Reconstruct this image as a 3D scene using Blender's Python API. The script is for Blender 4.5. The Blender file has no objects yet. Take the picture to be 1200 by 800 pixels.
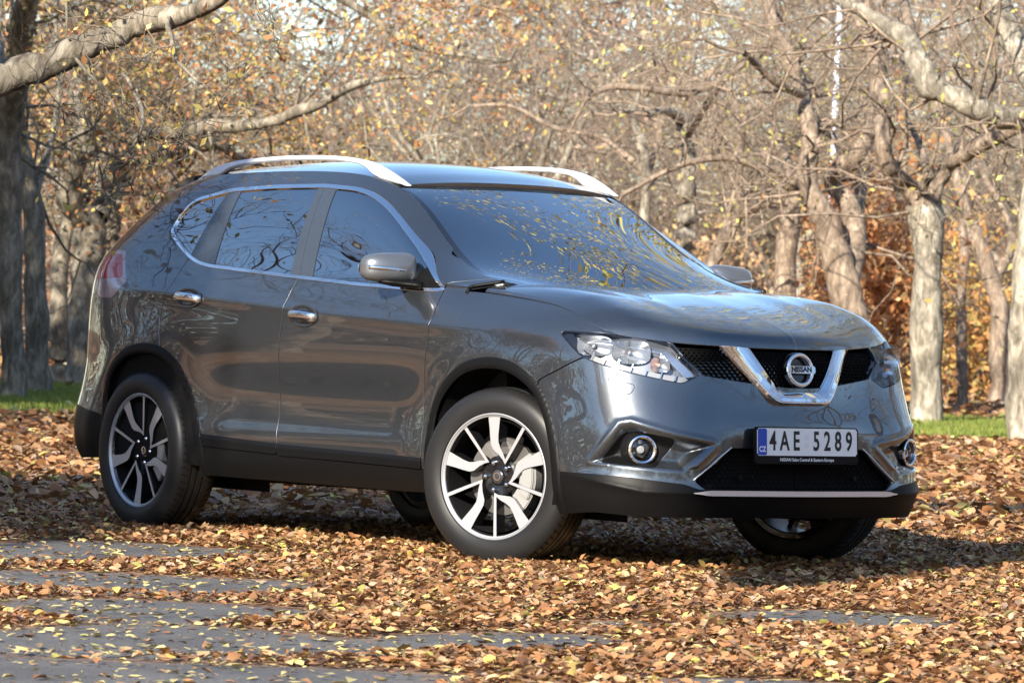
import bpy, bmesh, math, random
import numpy as np
from mathutils import Vector, Matrix
# ---------------------------------------------------------------- camera, sky, sun, exposure
SC=bpy.context.scene
COL=SC.collection
rad=math.radians
cam_d=bpy.data.cameras.new('camera');cam=bpy.data.objects.new('camera',cam_d);COL.objects.link(cam)
SC.camera=cam
CAM=np.array([15.9869646,-12.44143126,.99791008]);YAW,PIT,ROL=rad(143.90317837806825),rad(-0.23528694393636598),rad(1.7303006032616424)
Fv=np.array([math.cos(YAW)*math.cos(PIT),math.sin(YAW)*math.cos(PIT),math.sin(PIT)])
Rv=np.array([math.sin(YAW),-math.cos(YAW),0.]);Uv=np.cross(Rv,Fv)
_c,_s=math.cos(ROL),math.sin(ROL)
Rr=_c*Rv+_s*Uv;Ur=-_s*Rv+_c*Uv
M=Matrix([[Rr[0],Ur[0],-Fv[0],CAM[0]],[Rr[1],Ur[1],-Fv[1],CAM[1]],[Rr[2],Ur[2],-Fv[2],CAM[2]],[0,0,0,1]])
cam.matrix_world=M
FPX=5659.05719
cam_d.sensor_fit='HORIZONTAL';cam_d.sensor_width=36;cam_d.lens=FPX/1200*36
cam_d.clip_start=.1;cam_d.clip_end=2000
cam_d.dof.use_dof=True;cam_d.dof.focus_distance=19.3
cam_d.dof.aperture_fstop=(cam_d.lens/1000)/.0135
SUN_AZ=rad(-60);SUN_EL=rad(25)      # direction towards the sun, from +X counter-clockwise
w=bpy.data.worlds.new('World');SC.world=w;w.use_nodes=True
nt=w.node_tree;bg=nt.nodes['Background']
sky=nt.nodes.new('ShaderNodeTexSky');sky.sky_type='NISHITA';sky.sun_disc=False
sky.sun_elevation=SUN_EL;sky.sun_rotation=math.pi/2-SUN_AZ
sky.air_density=1.0;sky.dust_density=.35;sky.ozone_density=3.0
nt.links.new(sky.outputs[0],bg.inputs[0]);bg.inputs[1].default_value=.115
sun_d=bpy.data.lights.new('sun','SUN');sun=bpy.data.objects.new('sun',sun_d);COL.objects.link(sun)
sun_d.energy=5.0;sun_d.angle=rad(.53);sun_d.color=(1,.90,.76)
sd=Vector((math.cos(SUN_AZ)*math.cos(SUN_EL),math.sin(SUN_AZ)*math.cos(SUN_EL),math.sin(SUN_EL)))
sun.rotation_euler=sd.to_track_quat('Z','Y').to_euler()
SC.view_settings.view_transform='Standard';SC.view_settings.look='None';SC.view_settings.gamma=1
SC.view_settings.exposure=1.36
SC.cycles.max_bounces=8;SC.cycles.transparent_max_bounces=16
SC.cycles.caustics_reflective=False;SC.cycles.caustics_refractive=False
SC.cycles.sample_clamp_indirect=4
# ---------------------------------------------------------------- car body surfaces (numpy)
# columns run from the middle of the tail round the right side to the middle of the nose
# each: lower plan (x,y), upper plan (x,y), bottom z, belt (x,y,z), cantrail (x,y,z) or None, roof edge or None
COLS = [
 ((-3.70,0),(-3.60,0),.30,(-3.53,0,1.22),(-3.11,0,1.60),(-2.96,0,1.640)),
 ((-3.69,.33),(-3.59,.33),.30,(-3.52,.33,1.22),(-3.10,.33,1.59),(-2.95,.31,1.635)),
 ((-3.65,.57),(-3.55,.555),.30,(-3.46,.55,1.22),(-3.06,.485,1.58),(-2.92,.43,1.625)),
 ((-3.55,.725),(-3.47,.705),.30,(-3.40,.69,1.225),(-3.01,.545,1.57),(-2.88,.50,1.615)),
 ((-3.41,.825),(-3.36,.805),.31,(-3.30,.775,1.225),(-2.96,.59,1.565),(-2.82,.545,1.612)),
 ((-3.20,.878),(-3.18,.866),.32,(-3.15,.830,1.225),(-2.88,.62,1.56),(-2.74,.57,1.615)),
 ((-2.97,.908),(-2.95,.900),.32,(-2.93,.830,1.225),(-2.80,.648,1.557),(-2.64,.588,1.62)),
 ((-2.65,.905),(-2.65,.905),.30,(-2.62,.826,1.213),(-2.57,.656,1.556),(-2.50,.597,1.626)),
 ((-2.30,.900),(-2.30,.902),.275,(-2.3,.832,1.198),(-2.3,.661,1.558),(-2.3,.60,1.632)),
 ((-1.90,.893),(-1.90,.900),.275,(-1.9,.834,1.178),(-1.9,.664,1.564),(-1.9,.602,1.638)),
 ((-1.50,.890),(-1.50,.900),.275,(-1.5,.834,1.158),(-1.5,.662,1.563),(-1.5,.60,1.630)),
 ((-1.28,.890),(-1.28,.900),.275,(-1.28,.834,1.151),(-1.28,.660,1.546),(-1.28,.590,1.604)),
 ((-1.08,.891),(-1.08,.901),.275,(-1.08,.833,1.147),(-1.08,.675,1.482),(-1.05,.575,1.540)),
 ((-.88,.893),(-.88,.902),.275,(-.88,.832,1.143),(-.88,.710,1.390),(-.83,.606,1.405)),
 ((-.70,.896),(-.70,.904),.275,(-.70,.830,1.140),(-.70,.750,1.290),(-.62,.642,1.275)),
 ((-.54,.899),(-.54,.906),.275,(-.54,.824,1.137),(-.54,.792,1.198),(-.44,.676,1.205)),
 ((-.38,.902),(-.38,.908),.29,(-.40,.806,1.133),(-.39,.800,1.142),(-.25,.70,1.168)),
 ((-.18,.905),(-.18,.909),.28,(-.22,.765,1.128),(-.19,.748,1.138),(-.13,.672,1.158)),
 ((.05,.906),(.05,.906),.27,(.02,.750,1.105),(.04,.735,1.118),(.08,.67,1.145)),
 ((.28,.895),(.27,.890),.25,(.24,.755,1.073),None,None),
 ((.46,.873),(.42,.862),.23,(.39,.765,1.042),None,None),
 ((.62,.84),(.54,.822),.255,(.50,.768,1.005),None,None),
 ((.725,.795),(.63,.772),.245,(.585,.725,.962),None,None),
 ((.82,.712),(.705,.695),.24,(.650,.635,.948),None,None),
 ((.88,.61),(.765,.595),.24,(.705,.55,.938),None,None),
 ((.905,.47),(.805,.46),.24,(.755,.43,.930),None,None),
 ((.912,.32),(.845,.30),.24,(.815,.30,.925),None,None),
 ((.935,.15),(.89,.15),.24,(.855,.15,.922),None,None),
 ((.942,0),(.903,0),.24,(.868,0,.921),None,None),
]
import numpy as np
NROW_LOW=8
FR=np.array([0,.10,.25,.40,.55,.70,.85,1.0])        # rows between the bottom and z=.86
def dprof(kind,f,z):
    if kind=='side': # inset of each low row
        return np.interp(z,[.26,.32,.38,.46,.56,.66,.76,.86],[.060,.014,.008,.010,.020,.020,.008,.0])
    if kind=='front':
        return np.interp(z,[.20,.25,.31,.38,.46,.56,.66,.76,.86],[.06,.022,.0,.004,.006,.0,.0,.0,.0])
    return np.interp(z,[.28,.34,.42,.50,.62,.74,.86],[.06,.015,.0,.0,.02,.02,.01])
def control_grid():
    n=len(COLS); R=NROW_LOW+3+4
    G=np.zeros((n,R,3))
    L=np.array([c[0] for c in COLS]);U=np.array([c[1] for c in COLS])
    T=np.gradient(L,axis=0);T/=np.linalg.norm(T,axis=1)[:,None]
    T[0]=(0,1);T[-1]=(0,-1)
    N=np.stack([-T[:,1],T[:,0]],1)                 # outward, y positive side for now
    for i,c in enumerate(COLS):
        zb=c[2]
        wf=np.clip((c[0][0]-.25)/.3,0,1); wr=np.clip((-3.0-c[0][0])/.25,0,1)
        for r,f in enumerate(FR):
            z=zb+f*(.86-zb)
            a=np.clip((z-.50)/.36,0,1); a=a*a*(3-2*a)*.6+a*.4
            P=L[i]*(1-a)+U[i]*a
            d=wf*dprof('front',f,z)+wr*dprof('rear',f,z)+(1-wf-wr)*dprof('side',f,z)
            P=P-N[i]*d
            G[i,r]=(P[0],P[1],z)
        b=np.array(c[3]);p7=G[i,7]
        dz=b[2]-p7[2]
        ks=((.36,.06),(.70,.34),(1,1))
        kf=((.36,.20),(.70,.55),(1,1))
        ws=np.clip((.60-c[0][0])/.3,0,1)
        for k in range(3):
            kz=ks[k][0]; kx=ws*ks[k][1]+(1-ws)*kf[k][1]
            G[i,8+k]=(p7[0]+(b[0]-p7[0])*kx,p7[1]+(b[1]-p7[1])*kx,p7[2]+dz*kz)
        if c[4] is not None:
            ct=np.array(c[4]);re=np.array(c[5])
            for k,t in ((11,.34),(12,.68),(13,1.)):
                P=b+(ct-b)*t; bul=.016*np.sin(np.pi*t)
                P=P+np.array([N[i][0]*bul,N[i][1]*bul,0])
                G[i,k]=P
            G[i,14]=re
        else:
            for k in range(11,15): G[i,k]=G[i,10]+(G[i,10]-G[i,9])*(k-10)
    return G
def bspl_basis(t):
    return np.stack([(1-t)**3/6,(3*t**3-6*t*t+4)/6,(-3*t**3+3*t*t+3*t+1)/6,t**3/6],-1)
def bs_axis(G,ts,axis,sym=None):
    """uniform cubic b-spline along axis evaluated at params ts in [0,n-1]; ends interpolated (or mirrored in y)"""
    G=np.moveaxis(G,axis,0);n=len(G)
    def ghost(a,b):
        g=2*a-b
        if sym=='y': g=b*np.array([1,-1,1])
        return g
    P=np.concatenate([ghost(G[0],G[1])[None],G,ghost(G[-1],G[-2])[None]],0)
    k=np.clip(np.floor(ts).astype(int),0,n-2);t=ts-k
    B=bspl_basis(t)
    sh=(len(ts),)+(1,)*(G.ndim-1)
    out=sum(B[:,m].reshape(sh)*P[k+m] for m in range(4))
    return np.moveaxis(out,0,axis)
def smooth(a,b,x):
    t=np.clip((x-a)/(b-a),0,1);return t*t*(3-2*t)
def seg_dist(P,A,B):
    d=B-A;L=(d@d)+1e-12
    t=np.clip(((P-A)@d)/L,0,1)
    return np.hypot(*(P-(A+t[:,None]*d)).T)
def poly_sd(P,poly):
    """signed distance, negative inside"""
    poly=np.asarray(poly,float);n=len(poly)
    d=np.full(len(P),1e9);ins=np.zeros(len(P),bool)
    x,y=P.T
    for i in range(n):
        A=poly[i];B=poly[(i+1)%n]
        d=np.minimum(d,seg_dist(P,A,B))
        c=((A[1]>y)!=(B[1]>y))
        with np.errstate(divide='ignore',invalid='ignore'):
            xi=(B[0]-A[0])*(y-A[1])/(B[1]-A[1])+A[0]
        ins^=c&(x<xi)
    return np.where(ins,-d,d)
def line_d(P,line):
    d=np.full(len(P),1e9)
    line=np.asarray(line,float)
    for i in range(len(line)-1): d=np.minimum(d,seg_dist(P,line[i],line[i+1]))
    return d
def rounded(poly,r=.01,n=4,closed=True):
    """corner-cut a polygon (Chaikin limited to radius r)"""
    P=np.asarray(poly,float);out=[]
    m=len(P)
    for i in range(m):
        if not closed and i in (0,m-1): out.append(P[i]);continue
        a,b,c=P[i-1],P[i],P[(i+1)%m]
        la=np.linalg.norm(a-b);lc=np.linalg.norm(c-b)
        ra=min(r,la*.45);rc=min(r,lc*.45)
        p=b+(a-b)/la*ra;q=b+(c-b)/lc*rc
        for k in range(n+1):
            t=k/n;out.append((1-t)**2*p+2*t*(1-t)*b+t*t*q)
    return np.array(out)
def make_surface(nu=12,nv=8,v0=0,v1=14,c0=0,c1=28):
    """grid of points of the side skin. returns V (a,b,3), sigma (a,b)"""
    G=control_grid()
    L=np.array([c[0] for c in COLS])
    ts=np.r_[np.arange(20*nu)/nu,20+np.arange(8*2*nu+1)/(2*nu)]
    vs=np.arange(int((v1-v0)*nv)+1)/nv+v0
    A=bs_axis(G,ts,0,'y'); A=bs_axis(A,vs,1)
    Lc=bs_axis(np.c_[L,np.zeros(len(L))],ts,0,'y')[:,:2]
    # sigma = arc length from nose along the lower plan
    full=np.arange(28*40+1)/40
    Lf=bs_axis(np.c_[L,np.zeros(len(L))],full,0,'y')[:,:2]
    s=np.r_[0,np.cumsum(np.hypot(*np.diff(Lf,axis=0).T))]
    s=s[-1]-s
    sig=np.interp(ts,full,s)
    V=A.copy()
    # styling: displacement along the normal
    du=np.gradient(V,axis=0);dv=np.gradient(V,axis=1)
    N=np.cross(du,dv);N/=np.linalg.norm(N,axis=2)[...,None]+1e-12
    if N[len(ts)//2,5,1]<0: N=-N
    X,Y,Z=V[...,0],V[...,1],V[...,2]
    S=np.repeat(sig[:,None],V.shape[1],1)
    d=np.zeros_like(X)
    for cx,zc in ((0,.36),(-2.705,.36)):
        r=np.hypot(X-cx,(Z-zc))
        side=smooth(.55,.80,Y)
        d+=.016*np.exp(-((r-.46)/.10)**2)*side*smooth(.2,.45,Z)
    # shoulder crease above the doors, fading to the front wing
    zc=1.015-.045*(X+1.0)*0+ .0
    zl=np.interp(X,[-3.0,-2.4,-1.2,-.3,.3],[1.10,1.075,1.005,.965,.95])
    dz=Z-zl
    d+=.012*np.exp(-(np.abs(dz)/.035)**1.4)*smooth(-3.1,-2.6,X)*(1-smooth(-.5,.2,X))
    # hollow in the lower doors
    d-=.009*np.exp(-((Z-.62)/.13)**2)*smooth(-2.35,-1.9,X)*(1-smooth(-.75,-.42,X))
    d+=.007*np.exp(-((Z-.475)/.045)**2)*smooth(-2.35,-1.9,X)*(1-smooth(-.75,-.42,X))
    d=np.where(Y>.2,d,d*smooth(.0,.2,Y))
    V=V+N*d[...,None]
    # step of the nose under the lamps: crease from lamp down to the lower grille
    V[...,1]=-V[...,1]      # right side of the car is -y
    return V,S
def grid_normals(V,sym=True):
    du=np.gradient(V,axis=0);dv=np.gradient(V,axis=1)
    # degenerate rows: fallback
    N=np.cross(du,dv);l=np.linalg.norm(N,axis=2)[...,None]
    return N/(l+1e-12)
def grid_tris(a,b):
    i=np.arange(a-1)[:,None]*b+np.arange(b-1)[None]
    i=i.ravel()
    q=np.stack([i,i+b,i+b+1,i+1],1)
    t=np.concatenate([q[:,[0,1,2]],q[:,[0,2,3]]]);return t
# ---------------------------------------------------------------- mesh and object helpers
def mat(name,col=(.5,.5,.5),rough=.5,metal=0.,coat=0.,coat_rough=.03,spec=.5,**k):
    m=bpy.data.materials.new(name);m.use_nodes=True
    b=m.node_tree.nodes['Principled BSDF']
    b.inputs['Base Color'].default_value=(*col,1);b.inputs['Roughness'].default_value=rough
    b.inputs['Metallic'].default_value=metal;b.inputs['Coat Weight'].default_value=coat
    b.inputs['Coat Roughness'].default_value=coat_rough;b.inputs['Specular IOR Level'].default_value=spec
    for kk,v in k.items(): b.inputs[kk.replace('_',' ')].default_value=v
    return m
def link(o,parent=None):
    COL.objects.link(o)
    if parent is not None: o.parent=parent
    return o
def mesh_np(name,V,F,material=None,parent=None,N=None,smooth=True):
    """F: (n,3) or (n,4) int array or list of lists"""
    me=bpy.data.meshes.new(name)
    V=np.asarray(V,np.float32)
    if isinstance(F,np.ndarray):
        n,k=F.shape
        me.vertices.add(len(V));me.vertices.foreach_set('co',V.ravel())
        me.loops.add(n*k);me.loops.foreach_set('vertex_index',F.astype(np.int32).ravel())
        me.polygons.add(n);me.polygons.foreach_set('loop_start',np.arange(0,n*k,k,dtype=np.int32))
        me.polygons.foreach_set('loop_total',np.full(n,k,np.int32))
        me.update(calc_edges=True)
    else:
        me.from_pydata([tuple(map(float,v)) for v in V],[],[tuple(int(i) for i in f) for f in F]);me.update()
    me.validate()
    if smooth: me.polygons.foreach_set('use_smooth',np.ones(len(me.polygons),bool))
    if N is not None and len(me.vertices)==len(V):
        me.normals_split_custom_set_from_vertices([tuple(map(float,n)) for n in N])
    if material is not None: me.materials.append(material)
    o=bpy.data.objects.new(name,me)
    return link(o,parent)
def bm_obj(name,bm,material=None,parent=None,smooth=False,angle=None):
    me=bpy.data.meshes.new(name);bm.normal_update()
    if angle is not None:
        for f in bm.faces: f.smooth=True
        for e in bm.edges:
            if len(e.link_faces)==2 and e.calc_face_angle(0)>rad(angle): e.smooth=False
    elif smooth:
        for f in bm.faces: f.smooth=True
    bm.to_mesh(me);bm.free()
    if material is not None: me.materials.append(material)
    return link(bpy.data.objects.new(name,me),parent)
def orient(V,N,T):
    fn=np.cross(V[T[:,1]]-V[T[:,0]],V[T[:,2]]-V[T[:,0]])
    s=(fn*N[T].sum(1)).sum(1)<0
    T=T.copy();T[s]=T[s][:,::-1];return T
class Patch:
    """triangles with vertex position, normal and 2D domain (sigma,z)"""
    def __init__(s,V,N,D,T): s.V,s.N,s.D,s.T=V,N,D,T
    def compact(s):
        u,inv=np.unique(s.T,return_inverse=True)
        return Patch(s.V[u],s.N[u],s.D[u],inv.reshape(-1,3))
    def box(s,x0,x1,z0,z1):
        c=s.D[s.T];mn=c.min(1);mx=c.max(1)
        k=(mx[:,0]>x0)&(mn[:,0]<x1)&(mx[:,1]>z0)&(mn[:,1]<z1)
        return Patch(s.V,s.N,s.D,s.T[k]).compact()
    def clip(s,phi):
        phi=np.where(np.abs(phi)<2e-5,-2e-5,phi)
        T=s.T;k=phi[T]<0;n=k.sum(1)
        out=[T[n==3]];newV=[];newN=[];newD=[];base=len(s.V)
        cross={}
        m=(n==1)|(n==2)
        def ev(a,b):
            key=(a,b) if a<b else (b,a)
            i=cross.get(key)
            if i is None:
                a2,b2=key;t=phi[a2]/(phi[a2]-phi[b2])
                newV.append(s.V[a2]*(1-t)+s.V[b2]*t);newN.append(s.N[a2]*(1-t)+s.N[b2]*t);newD.append(s.D[a2]*(1-t)+s.D[b2]*t)
                i=base+len(newV)-1;cross[key]=i
            return i
        ex=[]
        for tri,kk in zip(T[m].tolist(),k[m].tolist()):
            c=sum(kk)
            if c==1:
                i=kk.index(True);a,b,d=tri[i],tri[(i+1)%3],tri[(i+2)%3]
                ex.append((a,ev(a,b),ev(a,d)))
            else:
                i=kk.index(False);a,b,d=tri[i],tri[(i+1)%3],tri[(i+2)%3]
                p,q=ev(a,b),ev(a,d)
                ex.append((p,b,d));ex.append((p,d,q))
        if ex: out.append(np.array(ex))
        V=np.concatenate([s.V,np.array(newV)]) if newV else s.V
        N=np.concatenate([s.N,np.array(newN)]) if newV else s.N
        D=np.concatenate([s.D,np.array(newD)]) if newV else s.D
        return Patch(V,N,D,np.concatenate(out)).compact()
    def inside(s,poly,g=0.):
        poly=np.asarray(poly);a=poly.min(0)-.03-abs(g);b=poly.max(0)+.03+abs(g)
        q=s.box(a[0],b[0],a[1],b[1])
        return q.clip(poly_sd(q.D,poly)+g)
    def outside(s,poly,g=0.):
        return s.clip(-poly_sd(s.D,poly)+g)
    def offset(s,d):
        d=np.asarray(d)
        return Patch(s.V+s.N*(d if d.ndim==0 else d[:,None]),s.N,s.D,s.T)
    def mirror(s):
        m=np.array([1,-1,1]);return Patch(s.V*m,s.N*m,s.D*np.array([-1,1]),s.T)
    def both(s):
        m=s.mirror();return Patch(np.r_[s.V,m.V],np.r_[s.N,m.N],np.r_[s.D,m.D],np.r_[s.T,m.T+len(s.V)])
def recompute_normals(p):
    fn=np.cross(p.V[p.T[:,1]]-p.V[p.T[:,0]],p.V[p.T[:,2]]-p.V[p.T[:,0]])
    s=np.sign((fn*p.N[p.T].sum(1)).sum(1));fn*=s[:,None]
    N=np.zeros_like(p.V)
    for k in range(3): np.add.at(N,p.T[:,k],fn)
    l=np.linalg.norm(N,axis=1);N[l>1e-12]/=l[l>1e-12][:,None]
    N[l<=1e-12]=p.N[l<=1e-12];p.N=N;return p
def make_panel(name,p,material,parent,roll=.0022,depth=.012,ysym=True,back=False):
    """panel with rolled edges"""
    V,N=p.V,p.N/(np.linalg.norm(p.N,axis=1)[:,None]+1e-12);T=orient(V,N,p.T)
    E=np.concatenate([T[:,[0,1]],T[:,[1,2]],T[:,[2,0]]])
    key=np.sort(E,1);ks=key[:,0].astype(np.int64)*len(V)+key[:,1]
    u,ix,cn=np.unique(ks,return_index=True,return_counts=True)
    B=E[ix[cn==1]]
    if ysym:
        c=(np.abs(V[B[:,0],1])<.0005)&(np.abs(V[B[:,1],1])<.0005);B=B[~c]
    if len(B) and depth>0:
        d=V[B[:,1]]-V[B[:,0]]
        t=np.cross(d,N[B].mean(1))              # outward in the surface (boundary edges are ccw)
        t/=np.linalg.norm(t,axis=1)[:,None]+1e-12
        tv=np.zeros_like(V);np.add.at(tv,B[:,0],t);np.add.at(tv,B[:,1],t)
        bi=np.unique(B);mp=-np.ones(len(V),int);mp[bi]=np.arange(len(bi))
        tb=tv[bi];tb/=np.linalg.norm(tb,axis=1)[:,None]+1e-12
        nb=N[bi];vb=V[bi];n0=len(V);nbk=len(bi)
        r1=vb+tb*roll-nb*roll;r2=r1-nb*depth
        h=(tb+nb);h/=np.linalg.norm(h,axis=1)[:,None]+1e-12
        rm=vb+tb*roll*.7-nb*roll*.3
        V=np.concatenate([V,rm,r1,r1,r2]);N=np.concatenate([N,h,tb,tb,tb])
        a,b=mp[B[:,0]],mp[B[:,1]]
        def quad(x0,x1,y0,y1): return np.concatenate([np.stack([x0,y0,y1],1),np.stack([x0,y1,x1],1)])
        F=[T,quad(B[:,0],B[:,1],n0+a,n0+b),quad(n0+a,n0+b,n0+nbk+a,n0+nbk+b),quad(n0+2*nbk+a,n0+2*nbk+b,n0+3*nbk+a,n0+3*nbk+b)]
        T=np.concatenate(F)
    T=orient(V,N,T)
    return mesh_np(name,V,T,material,parent,N)
def sweep(path,prof,closed=False,up=(0,0,1),scale=None,cap=True):
    """profile (list of (a,b)) swept along path; a along side vector, b along up-ish vector"""
    P=np.asarray(path,float);n=len(P)
    if closed: Tn=np.roll(P,-1,0)-np.roll(P,1,0)
    else: Tn=np.gradient(P,axis=0)
    Tn/=np.linalg.norm(Tn,axis=1)[:,None]
    up=np.asarray(up,float)
    ups=np.broadcast_to(up,P.shape)
    S=np.cross(Tn,ups);S/=np.linalg.norm(S,axis=1)[:,None]+1e-12
    U=np.cross(S,Tn)
    pr=np.asarray(prof,float);m=len(pr)
    sc=np.ones(n) if scale is None else np.asarray(scale)
    V=P[:,None]+(S[:,None]*pr[None,:,0:1]+U[:,None]*pr[None,:,1:2])*sc[:,None,None]
    F=[]
    for i in range(n if closed else n-1):
        j=(i+1)%n
        for k in range(m):
            l=(k+1)%m;F.append((i*m+k,i*m+l,j*m+l,j*m+k))
    if cap and not closed:
        F.append(tuple(range(m)));F.append(tuple((n-1)*m+k for k in range(m))[::-1])
    return V.reshape(-1,3),F
def circ(r,n=8,ry=None):
    ry=r if ry is None else ry
    return [(r*math.cos(2*math.pi*k/n),ry*math.sin(2*math.pi*k/n)) for k in range(n)]
def spline_pts(pts,n=8,closed=False):
    P=np.asarray(pts,float)
    if closed: Q=np.concatenate([P[-1:],P,P[:2]])
    else: Q=np.concatenate([2*P[:1]-P[1:2],P,2*P[-1:]-P[-2:-1]])
    out=[]
    for i in range(1,len(Q)-2):
        a,b,c,d=Q[i-1],Q[i],Q[i+1],Q[i+2]
        for k in range(n):
            t=k/n
            out.append(.5*((2*b)+(-a+c)*t+(2*a-5*b+4*c-d)*t*t+(-a+3*b-3*c+d)*t**3))
    if not closed: out.append(Q[-2])
    return np.array(out)
def fix_normals(o):
    bm=bmesh.new();bm.from_mesh(o.data);bmesh.ops.recalc_face_normals(bm,faces=bm.faces);bm.to_mesh(o.data);bm.free();return o
def lathe(name,prof,axis='y',n=48,material=None,parent=None,sharp=35):
    """prof: (radius, along); closed loop if first==last"""
    bm=bmesh.new();rings=[]
    for r,h in prof:
        ring=[]
        for k in range(n):
            a=2*math.pi*k/n;c,s=r*math.cos(a),r*math.sin(a)
            ring.append(bm.verts.new((c,h,s) if axis=='y' else ((h,c,s) if axis=='x' else (c,s,h))))
        rings.append(ring)
    for i in range(len(rings)-1):
        for k in range(n):
            l=(k+1)%n;bm.faces.new((rings[i][k],rings[i][l],rings[i+1][l],rings[i+1][k]))
    bmesh.ops.remove_doubles(bm,verts=bm.verts,dist=1e-5)
    bmesh.ops.recalc_face_normals(bm,faces=bm.faces)
    return bm_obj(name,bm,material,parent,angle=sharp)
def box_obj(name,x0,x1,y0,y1,z0,z1,material,parent,bevel=.01,seg=2):
    bm=bmesh.new();bmesh.ops.create_cube(bm,size=1)
    for v in bm.verts: v.co=Vector(((x0+x1)/2+v.co.x*(x1-x0),(y0+y1)/2+v.co.y*(y1-y0),(z0+z1)/2+v.co.z*(z1-z0)))
    if bevel>0: bmesh.ops.bevel(bm,geom=bm.edges[:],offset=bevel,segments=seg,affect='EDGES',profile=.5)
    return bm_obj(name,bm,material,parent,angle=40)
def poly_extrude(bm,pts3,vec,bevel=0):
    """extrude a 3D polygon by a vector"""
    vs=[bm.verts.new(p) for p in pts3];f=bm.faces.new(vs)
    r=bmesh.ops.extrude_face_region(bm,geom=[f])
    nv=[g for g in r['geom'] if isinstance(g,bmesh.types.BMVert)]
    for v in nv: v.co+=Vector(vec)
    return vs,nv
def empty(name,loc=(0,0,0),label=None,cat=None,group=None):
    o=bpy.data.objects.new(name,None);o.location=loc;COL.objects.link(o);o.empty_display_size=.1
    tag(o,label,cat,group);return o
def tag(o,label=None,cat=None,group=None,kind=None):
    if label: o['label']=label
    if cat: o['category']=cat
    if group: o['group']=group
    if kind: o['kind']=kind
    return o
# ---------------------------------------------------------------- materials of the car
def paint_mat():
    m=mat('grey_metallic_paint',(.070,.084,.105),rough=.30,metal=.72,coat=1.,coat_rough=.01,Coat_IOR=1.95)
    nt=m.node_tree;b=nt.nodes['Principled BSDF']
    tc=nt.nodes.new('ShaderNodeTexCoord')
    vo=nt.nodes.new('ShaderNodeTexVoronoi');vo.inputs['Scale'].default_value=900
    nt.links.new(tc.outputs['Object'],vo.inputs['Vector'])
    mx=nt.nodes.new('ShaderNodeMix');mx.data_type='RGBA'
    mx.inputs[0].default_value=.35
    hs=nt.nodes.new('ShaderNodeValToRGB')
    hs.color_ramp.elements[0].color=(.028,.033,.039,1);hs.color_ramp.elements[1].color=(.076,.087,.100,1)
    nt.links.new(vo.outputs['Color'],hs.inputs[0]);nt.links.new(hs.outputs[0],b.inputs['Base Color'])
    nz=nt.nodes.new('ShaderNodeTexNoise');nz.inputs['Scale'].default_value=3.0;nz.inputs['Detail'].default_value=2
    nt.links.new(tc.outputs['Object'],nz.inputs['Vector'])
    bp=nt.nodes.new('ShaderNodeBump');bp.inputs['Strength'].default_value=.02;bp.inputs['Distance'].default_value=.02
    nt.links.new(nz.outputs['Fac'],bp.inputs['Height']);nt.links.new(bp.outputs[0],b.inputs['Coat Normal'])
    return m
def glass_mat(name,tint,ior=1.52,extra=0.):
    m=bpy.data.materials.new(name);m.use_nodes=True;nt=m.node_tree;nt.nodes.clear()
    o=nt.nodes.new('ShaderNodeOutputMaterial');mx=nt.nodes.new('ShaderNodeMixShader')
    f=nt.nodes.new('ShaderNodeFresnel');f.inputs[0].default_value=ior
    g=nt.nodes.new('ShaderNodeBsdfGlossy');g.inputs['Roughness'].default_value=.0
    t=nt.nodes.new('ShaderNodeBsdfTransparent');t.inputs[0].default_value=(*tint,1)
    if extra:
        a=nt.nodes.new('ShaderNodeMath');a.operation='ADD';a.inputs[1].default_value=extra;a.use_clamp=True
        nt.links.new(f.outputs[0],a.inputs[0]);fo=a.outputs[0]
    else: fo=f.outputs[0]
    nt.links.new(fo,mx.inputs[0]);nt.links.new(t.outputs[0],mx.inputs[1]);nt.links.new(g.outputs[0],mx.inputs[2])
    nt.links.new(mx.outputs[0],o.inputs[0]);return m
PAINT=paint_mat()
GLASS_F=glass_mat('front_side_glass',(.16,.19,.19),1.65,.42)
GLASS_R=glass_mat('privacy_glass',(.015,.015,.018),1.65,.42)
GLASS_W=glass_mat('windscreen_glass',(.12,.15,.16),1.65,.42)
LENS=glass_mat('clear_lens',(.97,.98,1.),1.38)
FRIT=mat('black_glass_border',(.006,.007,.009),rough=.03,coat=1)
CHROME=mat('chrome',(.86,.87,.88),rough=.04,metal=1)
ALU=mat('satin_aluminium',(.66,.68,.71),rough=.38,metal=.25,coat=.4,coat_rough=.15)
BLACKP=mat('black_textured_plastic',(.0040,.0040,.0043),rough=.48,spec=.15)
GLOSSB=mat('gloss_black',(.008,.008,.009),rough=.08,coat=.6)
PILLAR=mat('pillar_film',(.045,.055,.07),rough=.22,metal=.3,coat=.5)
DARK=mat('underbody_black',(.006,.006,.006),rough=.85,spec=.15)
RUBBER=mat('tyre_rubber',(.012,.012,.0125),rough=.42,spec=.35)
MACH=mat('machined_alloy',(.41,.42,.44),rough=.30,metal=.45)
STEEL=mat('brake_steel',(.20,.19,.18),rough=.4,metal=.8)
CALIP=mat('caliper_grey',(.30,.30,.29),rough=.5,metal=.4)
WHITE=mat('plate_white',(.78,.79,.78),rough=.35,coat=.3)
BLUE=mat('plate_blue',(.012,.06,.42),rough=.35)
INK=mat('plate_ink',(.008,.008,.009),rough=.4)
TXTW=mat('white_print',(.75,.75,.75),rough=.5)
SEATM=mat('dark_seat_cloth',(.02,.02,.022),rough=.9)
DASHM=mat('dashboard_black',(.012,.012,.013),rough=.7)
RED=mat('red_lens',(.34,.03,.045),rough=.06,coat=1)
CLRL=mat('frosted_clear_lens',(.36,.27,.28),rough=.12,coat=1,metal=.3)
LEDM=mat('led_strip_white',(.26,.27,.28),rough=.15,coat=1)
AMBER=mat('amber_bulb',(.50,.30,.24),rough=.15,coat=1)
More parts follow.
